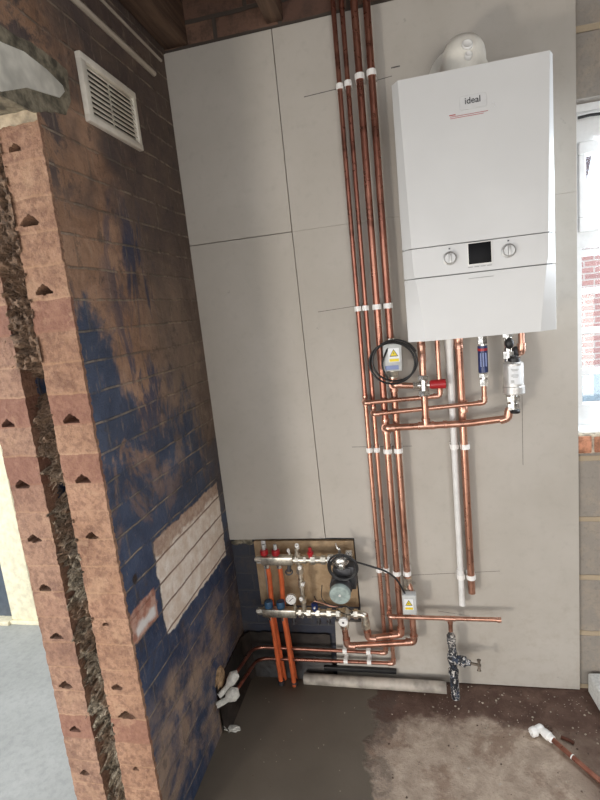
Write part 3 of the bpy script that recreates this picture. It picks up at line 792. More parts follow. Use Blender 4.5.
# ---- riser 1 (15 mm), turns left at the bottom, runs to the corner
zA = W(386, 653, Y1).z; zB = W(394, 663.5, Y1).z; xc = XL+.058
r1 = thing('copper_pipe', 'leftmost thin copper riser, turning left into upper low pipe round the corner', 'pipe', (x1, Y1, zA))
pipe(r1, [(x1, Y1, TOP), (x1, Y1, h1)], r15, mat=m_cu2); pipe(r1, [(x1, Y1, h1), (x1, Y1, zA)], r15)
yl = -.265
pipe(r1, [(x1, Y1, zA), (xc, Y1-.008, zA+.008), (xc-.004, yl, zA+.056)], r15*.9, .055, mat=m_cu2)
elbow(r1, (x1, Y1, zA), -Z, -X, r15)
tee(r1, (x1, Y1, h1), Z, -Y, r15); 
xb1 = W(440, 395, YF).x
pipe(r1, [(x1, Y1, h1), (x1, YF, h1), (xb1, YF, h1+.008), (xb1, YF, -.004)], r15, .008, name='branch'); elbow(r1, (x1, YF, h1), -Y, X, r15); elbow(r1, (xb1, YF, h1+.008), X, Z, r15)
# ---- riser 2
r2 = thing('copper_pipe', 'second thin copper riser from the left, turning left into the lowest pipe', 'pipe', (x2, Y1, zB))
pipe(r2, [(x2, Y1, TOP), (x2, Y1, h2)], r15, mat=m_cu2); pipe(r2, [(x2, Y1, h2), (x2, Y1, zB)], r15)
pipe(r2, [(x2, Y1, zB), (xc+.012, Y1-.012, zB+.004), (xc+.006, yl-.03, zB+.06)], r15*.9, .055, mat=m_cu2)
elbow(r2, (x2, Y1, zB), -Z, -X, r15); tee(r2, (x2, Y1, h2), Z, -Y, r15)
xf = W(484.5, 400, YF).x
pipe(r2, [(x2, Y1, h2), (x2, YF, h2), (xf, YF, h2+.017), (xf, YF, -.17)], r15, .008, name='branch'); elbow(r2, (x2, YF, h2), -Y, X, r15); elbow(r2, (xf, YF, h2+.017), X, Z, r15)
zc = W(450, 618.5, YF).z; xe = W(500.5, 620, YF).x; xt = W(450, 618, YF).x
tee(r2, (x2, Y1, zc), Z, -Y, r15)
pipe(r2, [(x2, Y1, zc), (x2, YF, zc), (xe, YF, zc+.001)], r15, .006, name='mains_branch'); elbow(r2, (x2, YF, zc), -Y, X, r15)
tee(r2, (xt, YF, zc), X, -Z, r15); bm = BM(); cyl(bm, (xe-.012, YF, zc), (xe+.002, YF, zc), r15*1.2); obj('stop_end', bm, m_solder, r2)
# ---- riser 3 (22 mm)
YL3 = -.062
zl3 = W(400.5, 634.5, Y3).z; xu = W(369.5, 636, Y3).x
r3 = thing('copper_pipe', 'third copper riser from the left, thick, feeding the lower manifold rail', 'pipe', (x3, Y3, zl3))
pipe(r3, [(x3, Y3, TOP), (x3, Y3, h3)], r22, mat=m_cu2); pipe(r3, [(x3, Y3, h3), (x3, Y3, zl3)], r22)
pum = W(362, 611, -.085); xu = W(367, 625, -.07).x
pipe(r3, [(x3, Y3, zl3), (xu, Y3-.026, zl3-.002), (xu-.004, -.075, pum.z-.02)], r22, .018); elbow(r3, (x3, Y3, zl3), -Z, -X, r22); elbow(r3, (xu, Y3-.026, zl3-.002), -X, Z, r22)
tee(r3, (x3, Y3, h3), Z, -Y, r22)
pf = W(508, 417, -.082)
YH3 = YF-.006
pk = W(470, 424.5, YH3)
pipe(r3, [(x3, Y3, h3), (x3, YH3, h3), (pk.x, YH3, h3+.002), (pf.x, -.082, pf.z-.004), (pf.x+.004, -.082, pf.z+.03)], r22, .016, name='branch'); elbow(r3, (x3, YH3, h3), -Y, X, r22)
bm = BM(); sweep(bm, [V(pf.x-.026, -.0815, pf.z-.010), V(pf.x, -.082, pf.z-.004), V(pf.x+.003, -.082, pf.z+.022)], r22*1.17, .02); obj('elbow', bm, m_solder, r3)
xv = W(424.5, 400, YH3).x
tee(r3, (xv, YH3, h3+.0015), X, Z, r22)
zv = W(424, 385, YH3).z
pipe(r3, [(xv, YH3, h3), (xv, YH3, -.004)], r22, name='boiler_return'); coupler(r3, (xv, YH3, W(424, 360, YH3).z+.022), Z, r22, .05); coupler(r3, (xv, YH3, -.022), Z, r22, .03)
coupler(r3, (W(445, 427, YH3).x, YH3, h3+.002), X, r22, .012)
bv = thing('bypass_valve', 'chrome bypass valve with red plastic cap on the pipe under boiler left', 'valve', (xv, YH3, zv))
bm = BM(); hexnut(bm, (xv, YH3, zv-.036), (xv, YH3, zv-.018), .019); cyl(bm, (xv, YH3, zv-.018), (xv, YH3, zv+.018), .0145); hexnut(bm, (xv, YH3, zv+.018), (xv, YH3, zv+.034), .019)
cyl(bm, (xv-.028, YH3, zv), (xv, YH3, zv), .012); hexnut(bm, (xv-.034, YH3, zv), (xv-.020, YH3, zv), .014); cyl(bm, (xv, YH3, zv), (xv+.02, YH3, zv), .011); obj('valve_body', bm, m_chrome, bv)
bm = BM(); lathe(bm, (xv+.018, YH3, zv), X, [(0, .010), (.004, .0135), (.008, .0150), (.040, .0160), (.044, .0165), (.052, .0165), (.054, .014), (.054, 0)], 12); obj('red_cap', bm, m_red, bv)
# ---- riser 4 (22 mm)
zt4 = W(393, 385, YF).z
zl4 = W(414, 643, -.065).z
r4 = thing('copper_pipe', 'rightmost thick copper riser of the four, passing two grey valve boxes', 'pipe', (x4, Y3, zl4))
pipe(r4, [(x4, Y3, TOP), (x4, Y3, 0)], r22, mat=m_cu2); pipe(r4, [(x4, Y3, 0), (x4, Y3, W(408, 578, Y3).z)], r22)
tee(r4, (x4, Y3, zt4), Z, -Y, r22); pipe(r4, [(x4, Y3, zt4), (x4, YH3, zt4), (xv-.03, YH3, zv)], r22*.9, .008, name='branch'); elbow(r4, (x4, YH3, zt4), -Y, X, r22*.9)
xq = W(413, 625, -.060).x; xp = W(348.5, 648, -.062).x; zcap = W(346.5, 624, -.075).z
pipe(r4, [(x4, Y3, W(408, 578, Y3).z), (xq, -.058, -.93), (xq, -.060, zl4), (xp, -.088, zl4-.006), (xp-.003, -.088, zcap)], r22, .014); 
elbow(r4, (xq, -.060, zl4), -Z, -X, r22); elbow(r4, (xp, -.088, zl4-.006), -X, Z, r22)
coupler(r4, (x4, Y3, W(392, 378, Y3).z), Z, r22, .03)

# ---- gas pipe and white overflow
xg1 = vx([(458.5, 345), (467, 480), (473, 590)], -.036); zg = W(473.5, 593, -.036).z
gp = thing('copper_pipe', 'thick copper gas pipe dropping from the boiler right of the white pipe', 'pipe', (xg1, -.036, zg))
pipe(gp, [(xg1-.005, -.036, -.003), (xg1, -.036, zg)], .0125); coupler(gp, (xg1-.005, -.036, -.035), Z, .0125, .035); coupler(gp, (xg1+.001, -.036, -.25), Z, .0125, .04)
bm = BM(); cyl(bm, (xg1, -.036, zg+.0005), (xg1, -.036, zg-.0008), .0105); obj('open_end', bm, m_dkgrey, gp)
xw = vx([(449, 345), (456, 480), (462, 600)], -.034); zw = W(462.5, 605, -.034).z
wp = thing('overflow_pipe', 'white plastic condensate pipe hanging from the boiler, open at the bottom', 'pipe', (xw, -.034, zw))
pipe(wp, [(xw, -.034, -.003), (xw, -.034, zw)], .0108, mat=m_pvc)
bm = BM(); lathe(bm, (xw, -.034, -.003), -Z, [(0, .0155), (.035, .0150), (.05, .0128), (.22, .0120), (.24, .0108)]); obj('socket', bm, m_pvc, wp)
bm = BM(); zj = W(461, 574, -.034).z; lathe(bm, (xw, -.034, zj+.02), -Z, [(0, .0128), (.04, .0128), (.042, .0108)]); obj('socket', bm, m_pvc, wp)

# ---- clips
def clip(x, y, z, r, lab, grp):
    bm = BM()
    cyl(bm, (x, y, z-.0085), (x, y, z+.0085), r+.0022); box(bm, (x-r-.003, y, z-.0085), (x+r+.003, -.0005, z+.0085), .001)
    box(bm, (x-r-.0032, y-.004, z-.0085), (x-r-.0005, y+.006, z+.0085), .0008); box(bm, (x+r+.0005, y-.004, z-.0085), (x+r+.0032, y+.006, z+.0085), .0008)
    tag(obj('pipe_clip', bm, m_clip), lab, 'pipe clip', grp)
rows = [('top row of clips near the ceiling', (338.5, 84), .812), ('second row of clips left of boiler', (0, 0), .111), ('third row of clips below the boiler', (0, 0), -.393), ('bottom row of clips above the manifold', (0, 0), -.862)]
pn = ['leftmost thin riser', 'second thin riser', 'third riser', 'fourth thick riser']
for rn_, _, z in rows:
    for i, (x, y, r) in enumerate(((x1, Y1, r15), (x2, Y1, r15), (x3, Y3, r22), (x4, Y3, r22))):
        clip(x, y, z+(.004*i if z > .5 else 0), r, 'white plastic clip on the %s, %s' % (pn[i], rn_), 'white clips on the four risers')
clip(xw, -.034, W(458, 446, -.03).z, .0108, 'white clip on the white overflow pipe, level with the third riser row', 'white clips on the overflow and gas pipes')
clip(xg1, -.036, W(465, 446, -.03).z, .0125, 'white clip on the gas pipe, level with the third riser row', 'white clips on the overflow and gas pipes')
clip(xw, -.034, W(461, 576, -.03).z, .0108, 'white clip on the white overflow pipe near its open end', 'white clips on the overflow and gas pipes')
clip(xg1, -.036, W(471, 576, -.03).z, .0125, 'white clip on the gas pipe near its open end', 'white clips on the overflow and gas pipes')
# clips holding the low horizontal pipes (pipes run left-right)
for (px, lab) in ((345, 'white double clip on the two low pipes below the manifold elbow'), (368.5, 'white double clip on the two low pipes near the riser bends')):
    x = W(px, 656, Y1-.01).x; bm = BM()
    for z in (zA+.002, zB+.002): cyl(bm, (x-.008, Y1-.002, z), (x+.008, Y1-.002, z), r15+.003); box(bm, (x-.008, Y1, z-.011), (x+.008, -.0005, z+.011), .001)
    box(bm, (x-.005, -.006, zB), (x+.005, -.001, zA))
    tag(obj('pipe_clip', bm, m_clip), lab, 'pipe clip', 'white clips on the low pipes')

# ---- inline scale reducer under boiler
zb0, zb1 = W(486, 372, YF).z, W(482.5, 345, YF).z
sr = thing('scale_reducer', 'dark blue inline scale reducer under the boiler with chrome nuts', 'filter', (xf, YF, zb0))
bm = BM(); zz = zb1-.002
cyl(bm, (xf, YF, zb0), (xf, YF, zz), .0155); obj('blue_body', bm, m_navy, sr)
bm = BM(); cyl(bm, (xf, YF, zz-.016), (xf, YF, zz-.008), .0160); obj('red_band', bm, m_red, sr)
bm = BM()
for k in range(3): box(bm, (xf-.0105+k*.008, YF-.0158, zb0+.02), (xf-.0065+k*.008, YF-.013, zz-.022), .0005)
obj('label_print', bm, m_bluelab, sr)
bm = BM(); hexnut(bm, (xf, YF, zb0-.004), (xf, YF, zb0-.016), .016); cyl(bm, (xf, YF, zb0-.016), (xf, YF, zb0-.024), .011); hexnut(bm, (xf, YF, zb0-.022), (xf, YF, zb0-.044), .0145); obj('lower_nut', bm, m_chrome, sr)
bm = BM(); cyl(bm, (xf, YF, zz), (xf, YF, zz+.01), .012); hexnut(bm, (xf, YF, zz+.006), (xf, YF, -.002), .0155); obj('upper_nut', bm, m_chrome, sr)
# ---- magnetic filter
YM = -.092; fx0 = W(513.5, 378, YM).x; fz0, fz1 = W(514, 394, YM).z, W(512, 361, YM).z
mf = thing('magnetic_filter', 'silver canister magnetic filter hanging under the boiler right side', 'filter', (fx0, YM, fz0))
bm = BM(); lathe(bm, (fx0, YM, fz0), Z, [(0, .028), (.004, .033), (.026, .033), (.028, .0305), (.100, .0305), (.103, .026), (.108, .018), (.118, .014), (.118, 0)], 36); obj('canister', bm, m_steel, mf)
bm = BM(); n = 12
L0 = []; 
for j, z in enumerate((fz0+.036, fz0+.094)):
    L0.append([bm.verts.new((fx0+.0309*math.sin(R_(-38+76*i/n)), YM-.0309*math.cos(R_(-38+76*i/n)), z)) for i in range(n+1)])
for i in range(n): bm.faces.new((L0[0][i], L0[0][i+1], L0[1][i+1], L0[1][i]))
lb = obj('label', bm, m_paper, mf)
bm = BM()
for z, w_ in ((.083, .013), (.079, .009), (.066, .011), (.062, .012), (.058, .008)): box(bm, (fx0-w_, YM-.0325, fz0+z), (fx0+w_*.8, YM-.026, fz0+z+.0018))
box(bm, (fx0-.013, YM-.0320, fz0+.042), (fx0-.004, YM-.024, fz0+.050)); obj('label_print', bm, m_grey, lb)
bm = BM(); p = V(fx0-.004, YM, fz0)
cyl(bm, p, p-Z*.008, .015); hexnut(bm, p-Z*.006, p-Z*.022, .022); cyl(bm, p-Z*.022, p-Z*.034, .014); hexnut(bm, p-Z*.03, p-Z*.05, .019); obj('lower_union', bm, m_chrome, mf)
bm = BM(); q = p+V(.004, -.010, -.048); lathe(bm, q, -Z, [(0, .012), (.004, .016), (.012, .014), (.014, 0)]); obj('black_drain_cap', bm, m_black, mf)
xt_ = fx0-.012; tz = fz0+.112
bm = BM(); cyl(bm, (xt_, YM+.01, tz-.006), (xt_, YM+.01, tz+.012), .012); hexnut(bm, (xt_, YM+.01, tz+.004), (xt_, YM+.01, tz+.026), .018); cyl(bm, (xt_, YM+.01, tz+.02), (xt_, YM+.01, -.02), .012); hexnut(bm, (xt_, YM+.01, -.024), (xt_, YM+.01, -.003), .0185); obj('upper_union', bm, m_chrome, mf)
bm = BM(); c_ = V(xt_, YM-.014, W(508, 343, YM).z); sphere(bm, c_, .0145, .95, .8, 1.25); cyl(bm, c_, c_+V(0, .02, 0), .008); obj('black_valve_handle', bm, m_black, mf)
bm = BM(); lathe(bm, (fx0+.002, YM-.004, fz1-.002), Z, [(0, .019), (.012, .019), (.016, .010), (.02, .010)]); obj('black_bleed_cap', bm, m_black, mf)
# ---- discharge pipe
pd = W(521.5, 345, -.07); pe = W(520, 352, -.06)
dp = thing('copper_pipe', 'short copper discharge pipe under the boiler right end, bending into the wall', 'pipe', (pd.x, -.07, pe.z))
pipe(dp, [(pd.x, -.07, -.003), (pd.x, -.07, pe.z), (pd.x, -.014, pe.z)], .0092, .012)
elbow(dp, (pd.x, -.07, pe.z), -Z, Y, .0105)
bm = BM(); sphere(bm, (pd.x-.014, -.055, pe.z+.002), .016, 1, 1, 1.05); obj('dark_open_joint', bm, m_dkgrey, dp)

# ------------------------------------------------------------------ motorised valve boxes
def sticker(root, c, w, h, inv=False):
    bm = BM(); box(bm, (c.x-w/2, c.y-.0008, c.z-h/2), (c.x+w/2, c.y, c.z+h/2)); s = obj('warning_label', bm, m_paper, root, smooth=False)
    t = w*.40; u = 1; cz = c.z+h*.14
    bm = BM(); poly(bm, [V(c.x-t, c.y-.0008, cz-t*.75*u), V(c.x+t, c.y-.0008, cz-t*.75*u), V(c.x, c.y-.0008, cz+t*.95*u)], .0006); obj('triangle_outline', bm, m_ink, s, smooth=False)
    t *= .78
    bm = BM(); poly(bm, [V(c.x-t, c.y-.0014, cz-t*.72*u), V(c.x+t, c.y-.0014, cz-t*.72*u), V(c.x, c.y-.0014, cz+t*.9*u)], .0005); obj('yellow_triangle', bm, m_yellow, s, smooth=False)
    bm = BM(); k = t*.5; poly(bm, [V(c.x+a*k, c.y-.0019, cz-.05*t+b*k) for a, b in ((.05, .9), (-.4, -.05), (-.05, -.05), (-.25, -.9), (.4, .15), (.05, .15), (.3, .9))], .0003); obj('bolt_symbol', bm, m_ink, s, smooth=False)
    bm = BM(); box(bm, (c.x-w*.42, c.y-.0016, c.z-h*.46), (c.x+w*.42, c.y-.0008, c.z-h*.26)); obj('yellow_strip', bm, m_yellow, s, smooth=False)
def actuator(cx, yb, cz, w, h, d, lab, tilt):
    root = thing('motorised_valve', lab, 'valve', (cx, yb, cz))
    bm = BM(); box(bm, (cx-w/2, yb-d, cz-h/2), (cx+w/2, yb, cz+h/2), .005, rot=Matrix.Rotation(R_(tilt), 3, 'Y')); obj('actuator_box', bm, m_grey, root)
    return root
pa = W(392.5, 357.5, -.10)
av = actuator(pa.x, -.064, pa.z, .062, .092, .040, 'grey valve box with yellow warning sticker and coiled cable left of boiler', 2)
sticker(av, V(pa.x+.005, -.1045, pa.z+.008), .036, .046)
bm = BM(); box(bm, (pa.x-.026, -.1046, pa.z-.040), (pa.x+.018, -.104, pa.z-.026)); obj('blue_print', bm, m_bluelab, av)
bm = BM(); cyl(bm, (x4, Y3, pa.z-.075), (x4, Y3, pa.z+.06), .0155); hexnut(bm, (x4, Y3, pa.z-.07), (x4, Y3, pa.z-.052), .020); obj('valve_body', bm, m_nick, av)
bm = BM()
cc = W(392.5, 362, -.108); pts = []
for i in range(150):
    t = i/149*2*PI*2.55+.4
    rr = .072+.006*math.sin(t*.63+1)
    pts.append(V(cc.x+.002+(.010*math.sin(t*.31)), -.112-.006*math.sin(t*.5), cc.z)+V(rr*1.02*math.cos(t), .004*math.cos(t*1.3), rr*.93*math.sin(t)))
pts2 = [V(pa.x-.005, -.092, pa.z+.046), V(pa.x-.02, -.11, pa.z+.02), V(pa.x-.038, -.115, pa.z-.02), V(pa.x-.02, -.113, pa.z-.07)]
sweep(bm, pts, .0033, seg=8); sweep(bm, pts2, .0030, .02, seg=8); obj('coiled_cable', bm, m_black, av)
pb = W(409.5, 604, -.095)
aw = actuator(pb.x, -.070, pb.z, .050, .078, .034, 'grey valve box with yellow warning sticker on riser beside the manifold', 1)
sticker(aw, V(pb.x-.002, -.1045, pb.z+.004), .032, .042)
bm = BM(); zz = W(408.5, 580, Y3).z; hexnut(bm, (x4, Y3, zz-.014), (x4, Y3, zz+.012), .0175); cyl(bm, (x4, Y3, zz-.03), (x4, Y3, zz-.01), .0135); hexnut(bm, (x4, Y3-.004, zz-.05), (x4, Y3-.004, zz-.028), .0175); cyl(bm, (xq, -.056, pb.z-.05), (xq, -.055, zz-.04), .0145); obj('valve_body', bm, m_nick, aw)
bm = BM()
sweep(bm, [W(347, 559, -.11), W(356, 562, -.10), W(370, 566, -.10), W(386, 571, -.10), W(396, 578, -.10), W(402, 588, -.095), W(406, 596, -.088)], .0036, .03, seg=8); obj('cable', bm, m_black, aw)

# ------------------------------------------------------------------ MANIFOLD
YR = -.075
def MW(x, y, Yv=YR): return W(x, y, Yv)
A0, A1 = MW(261.5, 559.3), MW(293.5, 560); B0, B1 = MW(263, 611.5), MW(297, 612)
zA_, zB_ = (A0.z+A1.z)/2, (B0.z+B1.z)/2
mn = thing('heating_manifold', 'underfloor heating manifold with red and blue caps on plywood panel', 'manifold', (A0.x, YR, zB_))
def rail(x0, x1, z):
    bm = BM(); box(bm, (x0, YR-.017, z-.0172), (x1, YR+.017, z+.0172), .006); obj('manifold_rail', bm, m_nick, mn)
rail(A0.x, A1.x, zA_); rail(B0.x, B1.x, zB_)
# brackets
for (x, ya, yb) in ((258.5, 545, 614),):
    p = MW(260, 546, -.045); q = MW(262, 616, -.045)
    bm = BM(); box(bm, (p.x-.006, -.012, zB_-.03), (p.x+.012, -.004, zA_+.045), .001); box(bm, (p.x-.006, YR-.012, zA_-.010), (p.x+.012, -.008, zA_-.004)); box(bm, (p.x-.006, YR-.012, zB_-.012), (p.x+.012, -.008, zB_-.006)); obj('bracket', bm, m_steel, mn)
for z, x in ((zA_, A0.x), (zB_, B0.x)):
    bm = BM(); hexnut(bm, (x-.020, YR, z), (x+.002, YR, z), .0135); cyl(bm, (x-.026, YR, z), (x-.018, YR, z), .008); obj('end_plug', bm, m_nick, mn)
# red caps, grey stubs in place of their upward shadows, and blue caps
for px in (264, 275.5):
    p = MW(px, 551); bm = BM(); x = p.x
    lathe(bm, (x, YR, zA_+.014), Z, [(0, .008), (.006, .008), (.008, .0155), (.020, .0160), (.026, .0150), (.028, .009)], 14); cpo = obj('red_cap', bm, m_red, mn)
    bm = BM(); cyl(bm, (x, YR, zA_+.040), (x, YR, zA_+.062), .0065); obj('cap_shadow_stub', bm, m_grey, cpo)
for px in (268.5, 280.5):
    p = MW(px, 603); bm = BM(); x = p.x
    lathe(bm, (x, YR, zB_+.014), Z, [(0, .009), (.004, .009), (.006, .0165), (.026, .0170), (.032, .0150), (.033, 0)], 14); obj('blue_cap', bm, m_blue, mn)
# orange pipes (two from each rail, all dropping into the screed)
def opipe(pts, lab):
    bm = BM(); sweep(bm, pts, .0095, .05, seg=14); o = obj('orange_pipe', bm, m_orange, mn); return o
fa = at(283.5, 678, 2, ZF+.01); fb = at(296, 681, 2, ZF+.01)
o1x, o2x = MW(267.5, 568).x, MW(279.5, 568).x
opipe([V(o1x, YR, zA_-.018), V(o1x, YR+.010, zA_-.07), V(o1x-.012, -.042, zB_), V(fa.x+.002, -.030, ZF+.0)], 0)
opipe([V(o2x, YR, zA_-.018), V(o2x, YR+.012, zA_-.08), V(o2x-.014, -.042, zB_), V(fb.x-.008, -.028, ZF+.0)], 0)
o3x, o4x = MW(271, 618).x, MW(283.5, 618).x
opipe([V(o3x, YR, zB_-.018), V(o3x+.004, YR, zB_-.06), V(fa.x-.004, -.058, ZF+.0)], 0)
opipe([V(o4x, YR, zB_-.018), V(o4x+.004, YR, zB_-.06), V(fb.x-.004, -.062, ZF+.0)], 0)
for x, z in ((o1x, zA_), (o2x, zA_), (o3x, zB_), (o4x, zB_)):
    bm = BM(); cyl(bm, (x, YR, z-.014), (x, YR, z-.022), .007); hexnut(bm, (x, YR, z-.018), (x, YR, z-.034), .0105); obj('pipe_union', bm, m_chrome, mn)
for p in (fa, fb):
    bm = BM(); cyl(bm, (p.x-.004, -.058, ZF), (p.x-.004, -.058, ZF+.014), .0125); cyl(bm, (p.x-.004, -.058, ZF+.012), (p.x-.004, -.058, ZF+.018), .0150); obj('floor_sleeve', bm, m_dkgrey, mn)
# fittings to the right of the top rail
def run(z, x0, items):
    x = x0; bm = BM()
    for L, r, kind in items:
        if kind == 'h': hexnut(bm, (x, YR, z), (x+L, YR, z), r)
        else: cyl(bm, (x, YR, z), (x+L, YR, z), r)
        x += L*.97
    return bm, x
bm, xe1 = run(zA_, A1.x-.004, [(.012, .012, 'c'), (.014, .017, 'h'), (.020, .013, 'c'), (.010, .016, 'h'), (.018, .011, 'c'), (.018, .018, 'h'), (.022, .013, 'c'), (.018, .017, 'h'), (.03, .012, 'c'), (.016, .017, 'h')]); obj('flow_fittings', bm, m_nick, mn)
bm, xe2 = run(zB_, B1.x-.004, [(.012, .012, 'c'), (.012, .018, 'h'), (.022, .013, 'c'), (.016, .019, 'h'), (.020, .011, 'c'), (.016, .018, 'h'), (.028, .013, 'c'), (.018, .018, 'h'), (.020, .012, 'c'), (.022, .020, 'h'), (.045, .013, 'c')]); obj('return_fittings', bm, m_nick, mn)
# red lockshield valve
p = MW(310.5, 555); bm = BM(); lathe(bm, (p.x, YR, zA_+.010), Z, [(0, .008), (.012, .008), (.014, .012), (.022, .012), (.026, .007), (.040, .006), (.042, 0)], 8); obj('red_valve_head', bm, m_red, mn)
# air vents and drain cocks with white caps
def vent(px, py, Yv, root=mn, r=.0085, mat=None, d=(0, -1, .2), st=.02, name='white_cap'):
    p = MW(px, py, Yv); d = Vector(d).normalized(); bm = BM()
    lathe(bm, p, d, [(-st, r*.6), (-.002, r*.6), (0, r), (.006, r), (.009, r*.75), (.009, r*.35), (.005, r*.3), (.005, 0)], 14); return obj(name, bm, mat or m_white, root)
vent(297, 546, YR-.008, d=(0, -.6, .8)); vent(288.5, 551, YR-.004, r=.0065, d=(0, -.5, .85)); vent(300, 567.5, YR-.012, r=.0085)
bm = BM(); p = MW(297, 551); cyl(bm, (p.x, YR, zA_), (p.x, YR-.004, zA_+.045), .008); hexnut(bm, (p.x, YR, zA_+.012), (p.x, YR, zA_+.024), .012); obj('air_vent_stem', bm, m_nick, mn)
bm = BM(); p = MW(289, 572, YR-.012); sweep(bm, circle_pts(p, X, Z*.6+Y*.5, .013, 24), .003, closed=True, seg=8); cyl(bm, p, p+V(0, .02, .03), .008); obj('drain_handle', bm, m_dkgrey, mn)
# differential bypass between the rails
xb = MW(301, 580).x
bm = BM(); cyl(bm, (xb, YR, zA_), (xb, YR, zB_), .0085); hexnut(bm, (xb, YR, zA_-.035), (xb, YR, zA_-.055), .014); hexnut(bm, (xb, YR, zB_+.045), (xb, YR, zB_+.062), .014); cyl(bm, (xb, YR, zA_-.08), (xb, YR, zA_-.11), .0125); obj('bypass_tube', bm, m_nick, mn)
vent(303, 584, YR-.014, r=.0078); vent(301.5, 598.5, YR-.014, r=.0085); vent(302.5, 615.5, YR-.018, r=.0075, d=(0, -1, -.3), mat=m_chrome)
# pressure gauge
p = MW(291, 599.5, YR-.016); bm = BM(); lathe(bm, p, (0.1, -1, .05), [(-.014, .010), (-.010, .020), (.002, .020), (.003, .0185), (.001, .018), (.001, 0)], 28); gg = obj('pressure_gauge', bm, m_white, mn)
gd = Vector((.1, -1, .05)).normalized(); bm = BM(); n0 = p+gd*.0016; sweep(bm, [n0+V(-.008, 0, -.007), n0+V(.009, 0, .007)], .0012, seg=6)
for i in range(9):
    a = R_(-40+i*32.5); box(bm, n0+V(-.0145*math.cos(a)-.0008, -.0006+.1*(-.0145*math.cos(a)), .0145*math.sin(a)-.0008), n0+V(-.0145*math.cos(a)+.0008, .0006+.1*(-.0145*math.cos(a)), .0145*math.sin(a)+.0008))
obj('gauge_needle', bm, m_ink, gg)
bm = BM(); cyl(bm, (p.x+.01, YR, zB_), (p.x+.006, YR-.006, p.z), .006); obj('gauge_stem', bm, m_nick, mn)
# blue drain valve, capillary wire, small underside cocks
p = MW(314.5, 604, YR-.006); bm = BM(); lathe(bm, (p.x, p.y, zB_+.012), Z, [(0, .007), (.006, .007), (.008, .012), (.030, .013), (.034, .008), (.034, 0)], 12); obj('blue_valve_cap', bm, m_navy, mn)
vent(314.7, 607.5, YR-.022, r=.004)
bm = BM(); sweep(bm, [MW(322, 585, -.06), MW(321, 597, -.09), MW(325, 603, -.10), MW(335, 606, -.11), MW(347, 606, -.125), MW(353, 611, -.12), MW(350, 616, -.11), MW(342, 613, -.11), MW(334, 607, -.10), MW(318, 604, -.085), MW(314, 596, -.07)], .0017, .03, seg=6); obj('sensor_wire', bm, m_black, mn)
bm = BM(); sweep(bm, [MW(314, 601, -.1), MW(322, 603, -.1), MW(332, 607, -.105), MW(340, 606, -.11)], .0022, .02, seg=6); obj('capillary', bm, m_cu, mn)
for (px, py) in ((294, 622.5), (319, 622.5), (329, 622.5)):
    bm = BM(); p = MW(px, py, YR-.004); cyl(bm, p+V(0, 0, .03), p, .0055); cyl(bm, p+V(0, .0, .006), p-Z*.004, .0085); sphere(bm, p+V(0, -.008, 0), .0045); obj('drain_cock', bm, m_dkgrey, mn)
# mixing valve with white cap
p = MW(343.5, 620.5, YR-.052)
bm = BM(); cyl(bm, (p.x, YR+.004, p.z+.004), (p.x, p.y+.004, p.z), .0155); sphere(bm, (p.x, YR-.008, zB_), .023); cyl(bm, (xp-.003, -.08, zcap-.008), (xp-.003, YR, zB_), .0135); hexnut(bm, (xp-.003, -.083, zcap-.010), (xp-.003, -.081, zcap+.012), .018); obj('mixing_valve', bm, m_nick, mn)
bm = BM(); lathe(bm, p, (0, -1, -.08), [(0, .0165), (.003, .0178), (.012, .0172), (.014, .014), (.0125, .0045), (.0125, 0)], 28); wc = obj('white_dial', bm, m_white, mn)
bm = BM(); cyl(bm, p+V(0, -.0122, -.001), p+V(0, -.0135, -.001), .0040); obj('dial_centre', bm, m_dkgrey, wc)
# right-hand elbow down to riser 3
pz = MW(362, 613, YR); bm = BM(); sweep(bm, [V(xe2-.02, YR, zB_), V(xu-.004, YR, zB_), V(xu-.004, -.074, zB_-.050)], .0138, .018); hexnut(bm, V(xu-.004, -.0745, zB_-.036), V(xu-.004, -.074, zB_-.056), .0175); hexnut(bm, V(xu-.045, YR, zB_), V(xu-.030, YR, zB_), .0185); obj('outlet_elbow', bm, m_nick, mn)

# ---- circulation pump: casting between the rails, round motor head facing the room
pc = W(339, 595, -.16); pu = W(339.5, 560, -.10)
pp_ = thing('circulation_pump', 'heating pump with round grey green motor head between the manifold rails', 'pump', (pc.x, -.075, pc.z))
bm = BM(); ax = V(.02, -1, -.10).normalized(); c0 = V(pc.x, -.055, pc.z+.006)
lathe(bm, c0, ax, [(0, .030), (.010, .040), (.055, .042), (.058, .039), (.088, .038)], 32); obj('motor_housing', bm, m_dkgrey, pp_)
bm = BM(); c1 = c0+ax*.086
lathe(bm, c1, ax, [(0, .0385), (.010, .0390), (.0165, .0365), (.0175, .030), (.0165, .010), (.0165, 0)], 40); hd = obj('motor_head', bm, m_teal, pp_)
bm = BM(); lathe(bm, c1+ax*.015, ax, [(0, .0045), (.0035, .0045), (.005, .003), (.005, 0)], 16); obj('centre_screw', bm, m_white, hd)
bm = BM(); box(bm, (pu.x-.030, -.105, pc.z+.035), (pu.x+.040, -.050, pc.z+.072), .006); box(bm, (pc.x+.028, -.10, pc.z-.015), (pc.x+.056, -.040, pc.z+.075), .005); obj('terminal_box', bm, m_dkgrey, pp_)
bm = BM(); sphere(bm, (pu.x+.002, -.090, pu.z-.008), .030, 1.1, .8, .95); hexnut(bm, (pu.x-.048, YR, zA_), (pu.x-.026, YR, zA_), .0205); cyl(bm, (pu.x-.04, YR, zA_), (pu.x, YR, zA_), .015)
hexnut(bm, (pu.x+.024, -.085, pu.z+.012), (pu.x+.044, -.085, pu.z+.012), .017); cyl(bm, (pu.x, -.085, pu.z), (pu.x+.004, -.085, pc.z+.03), .019)
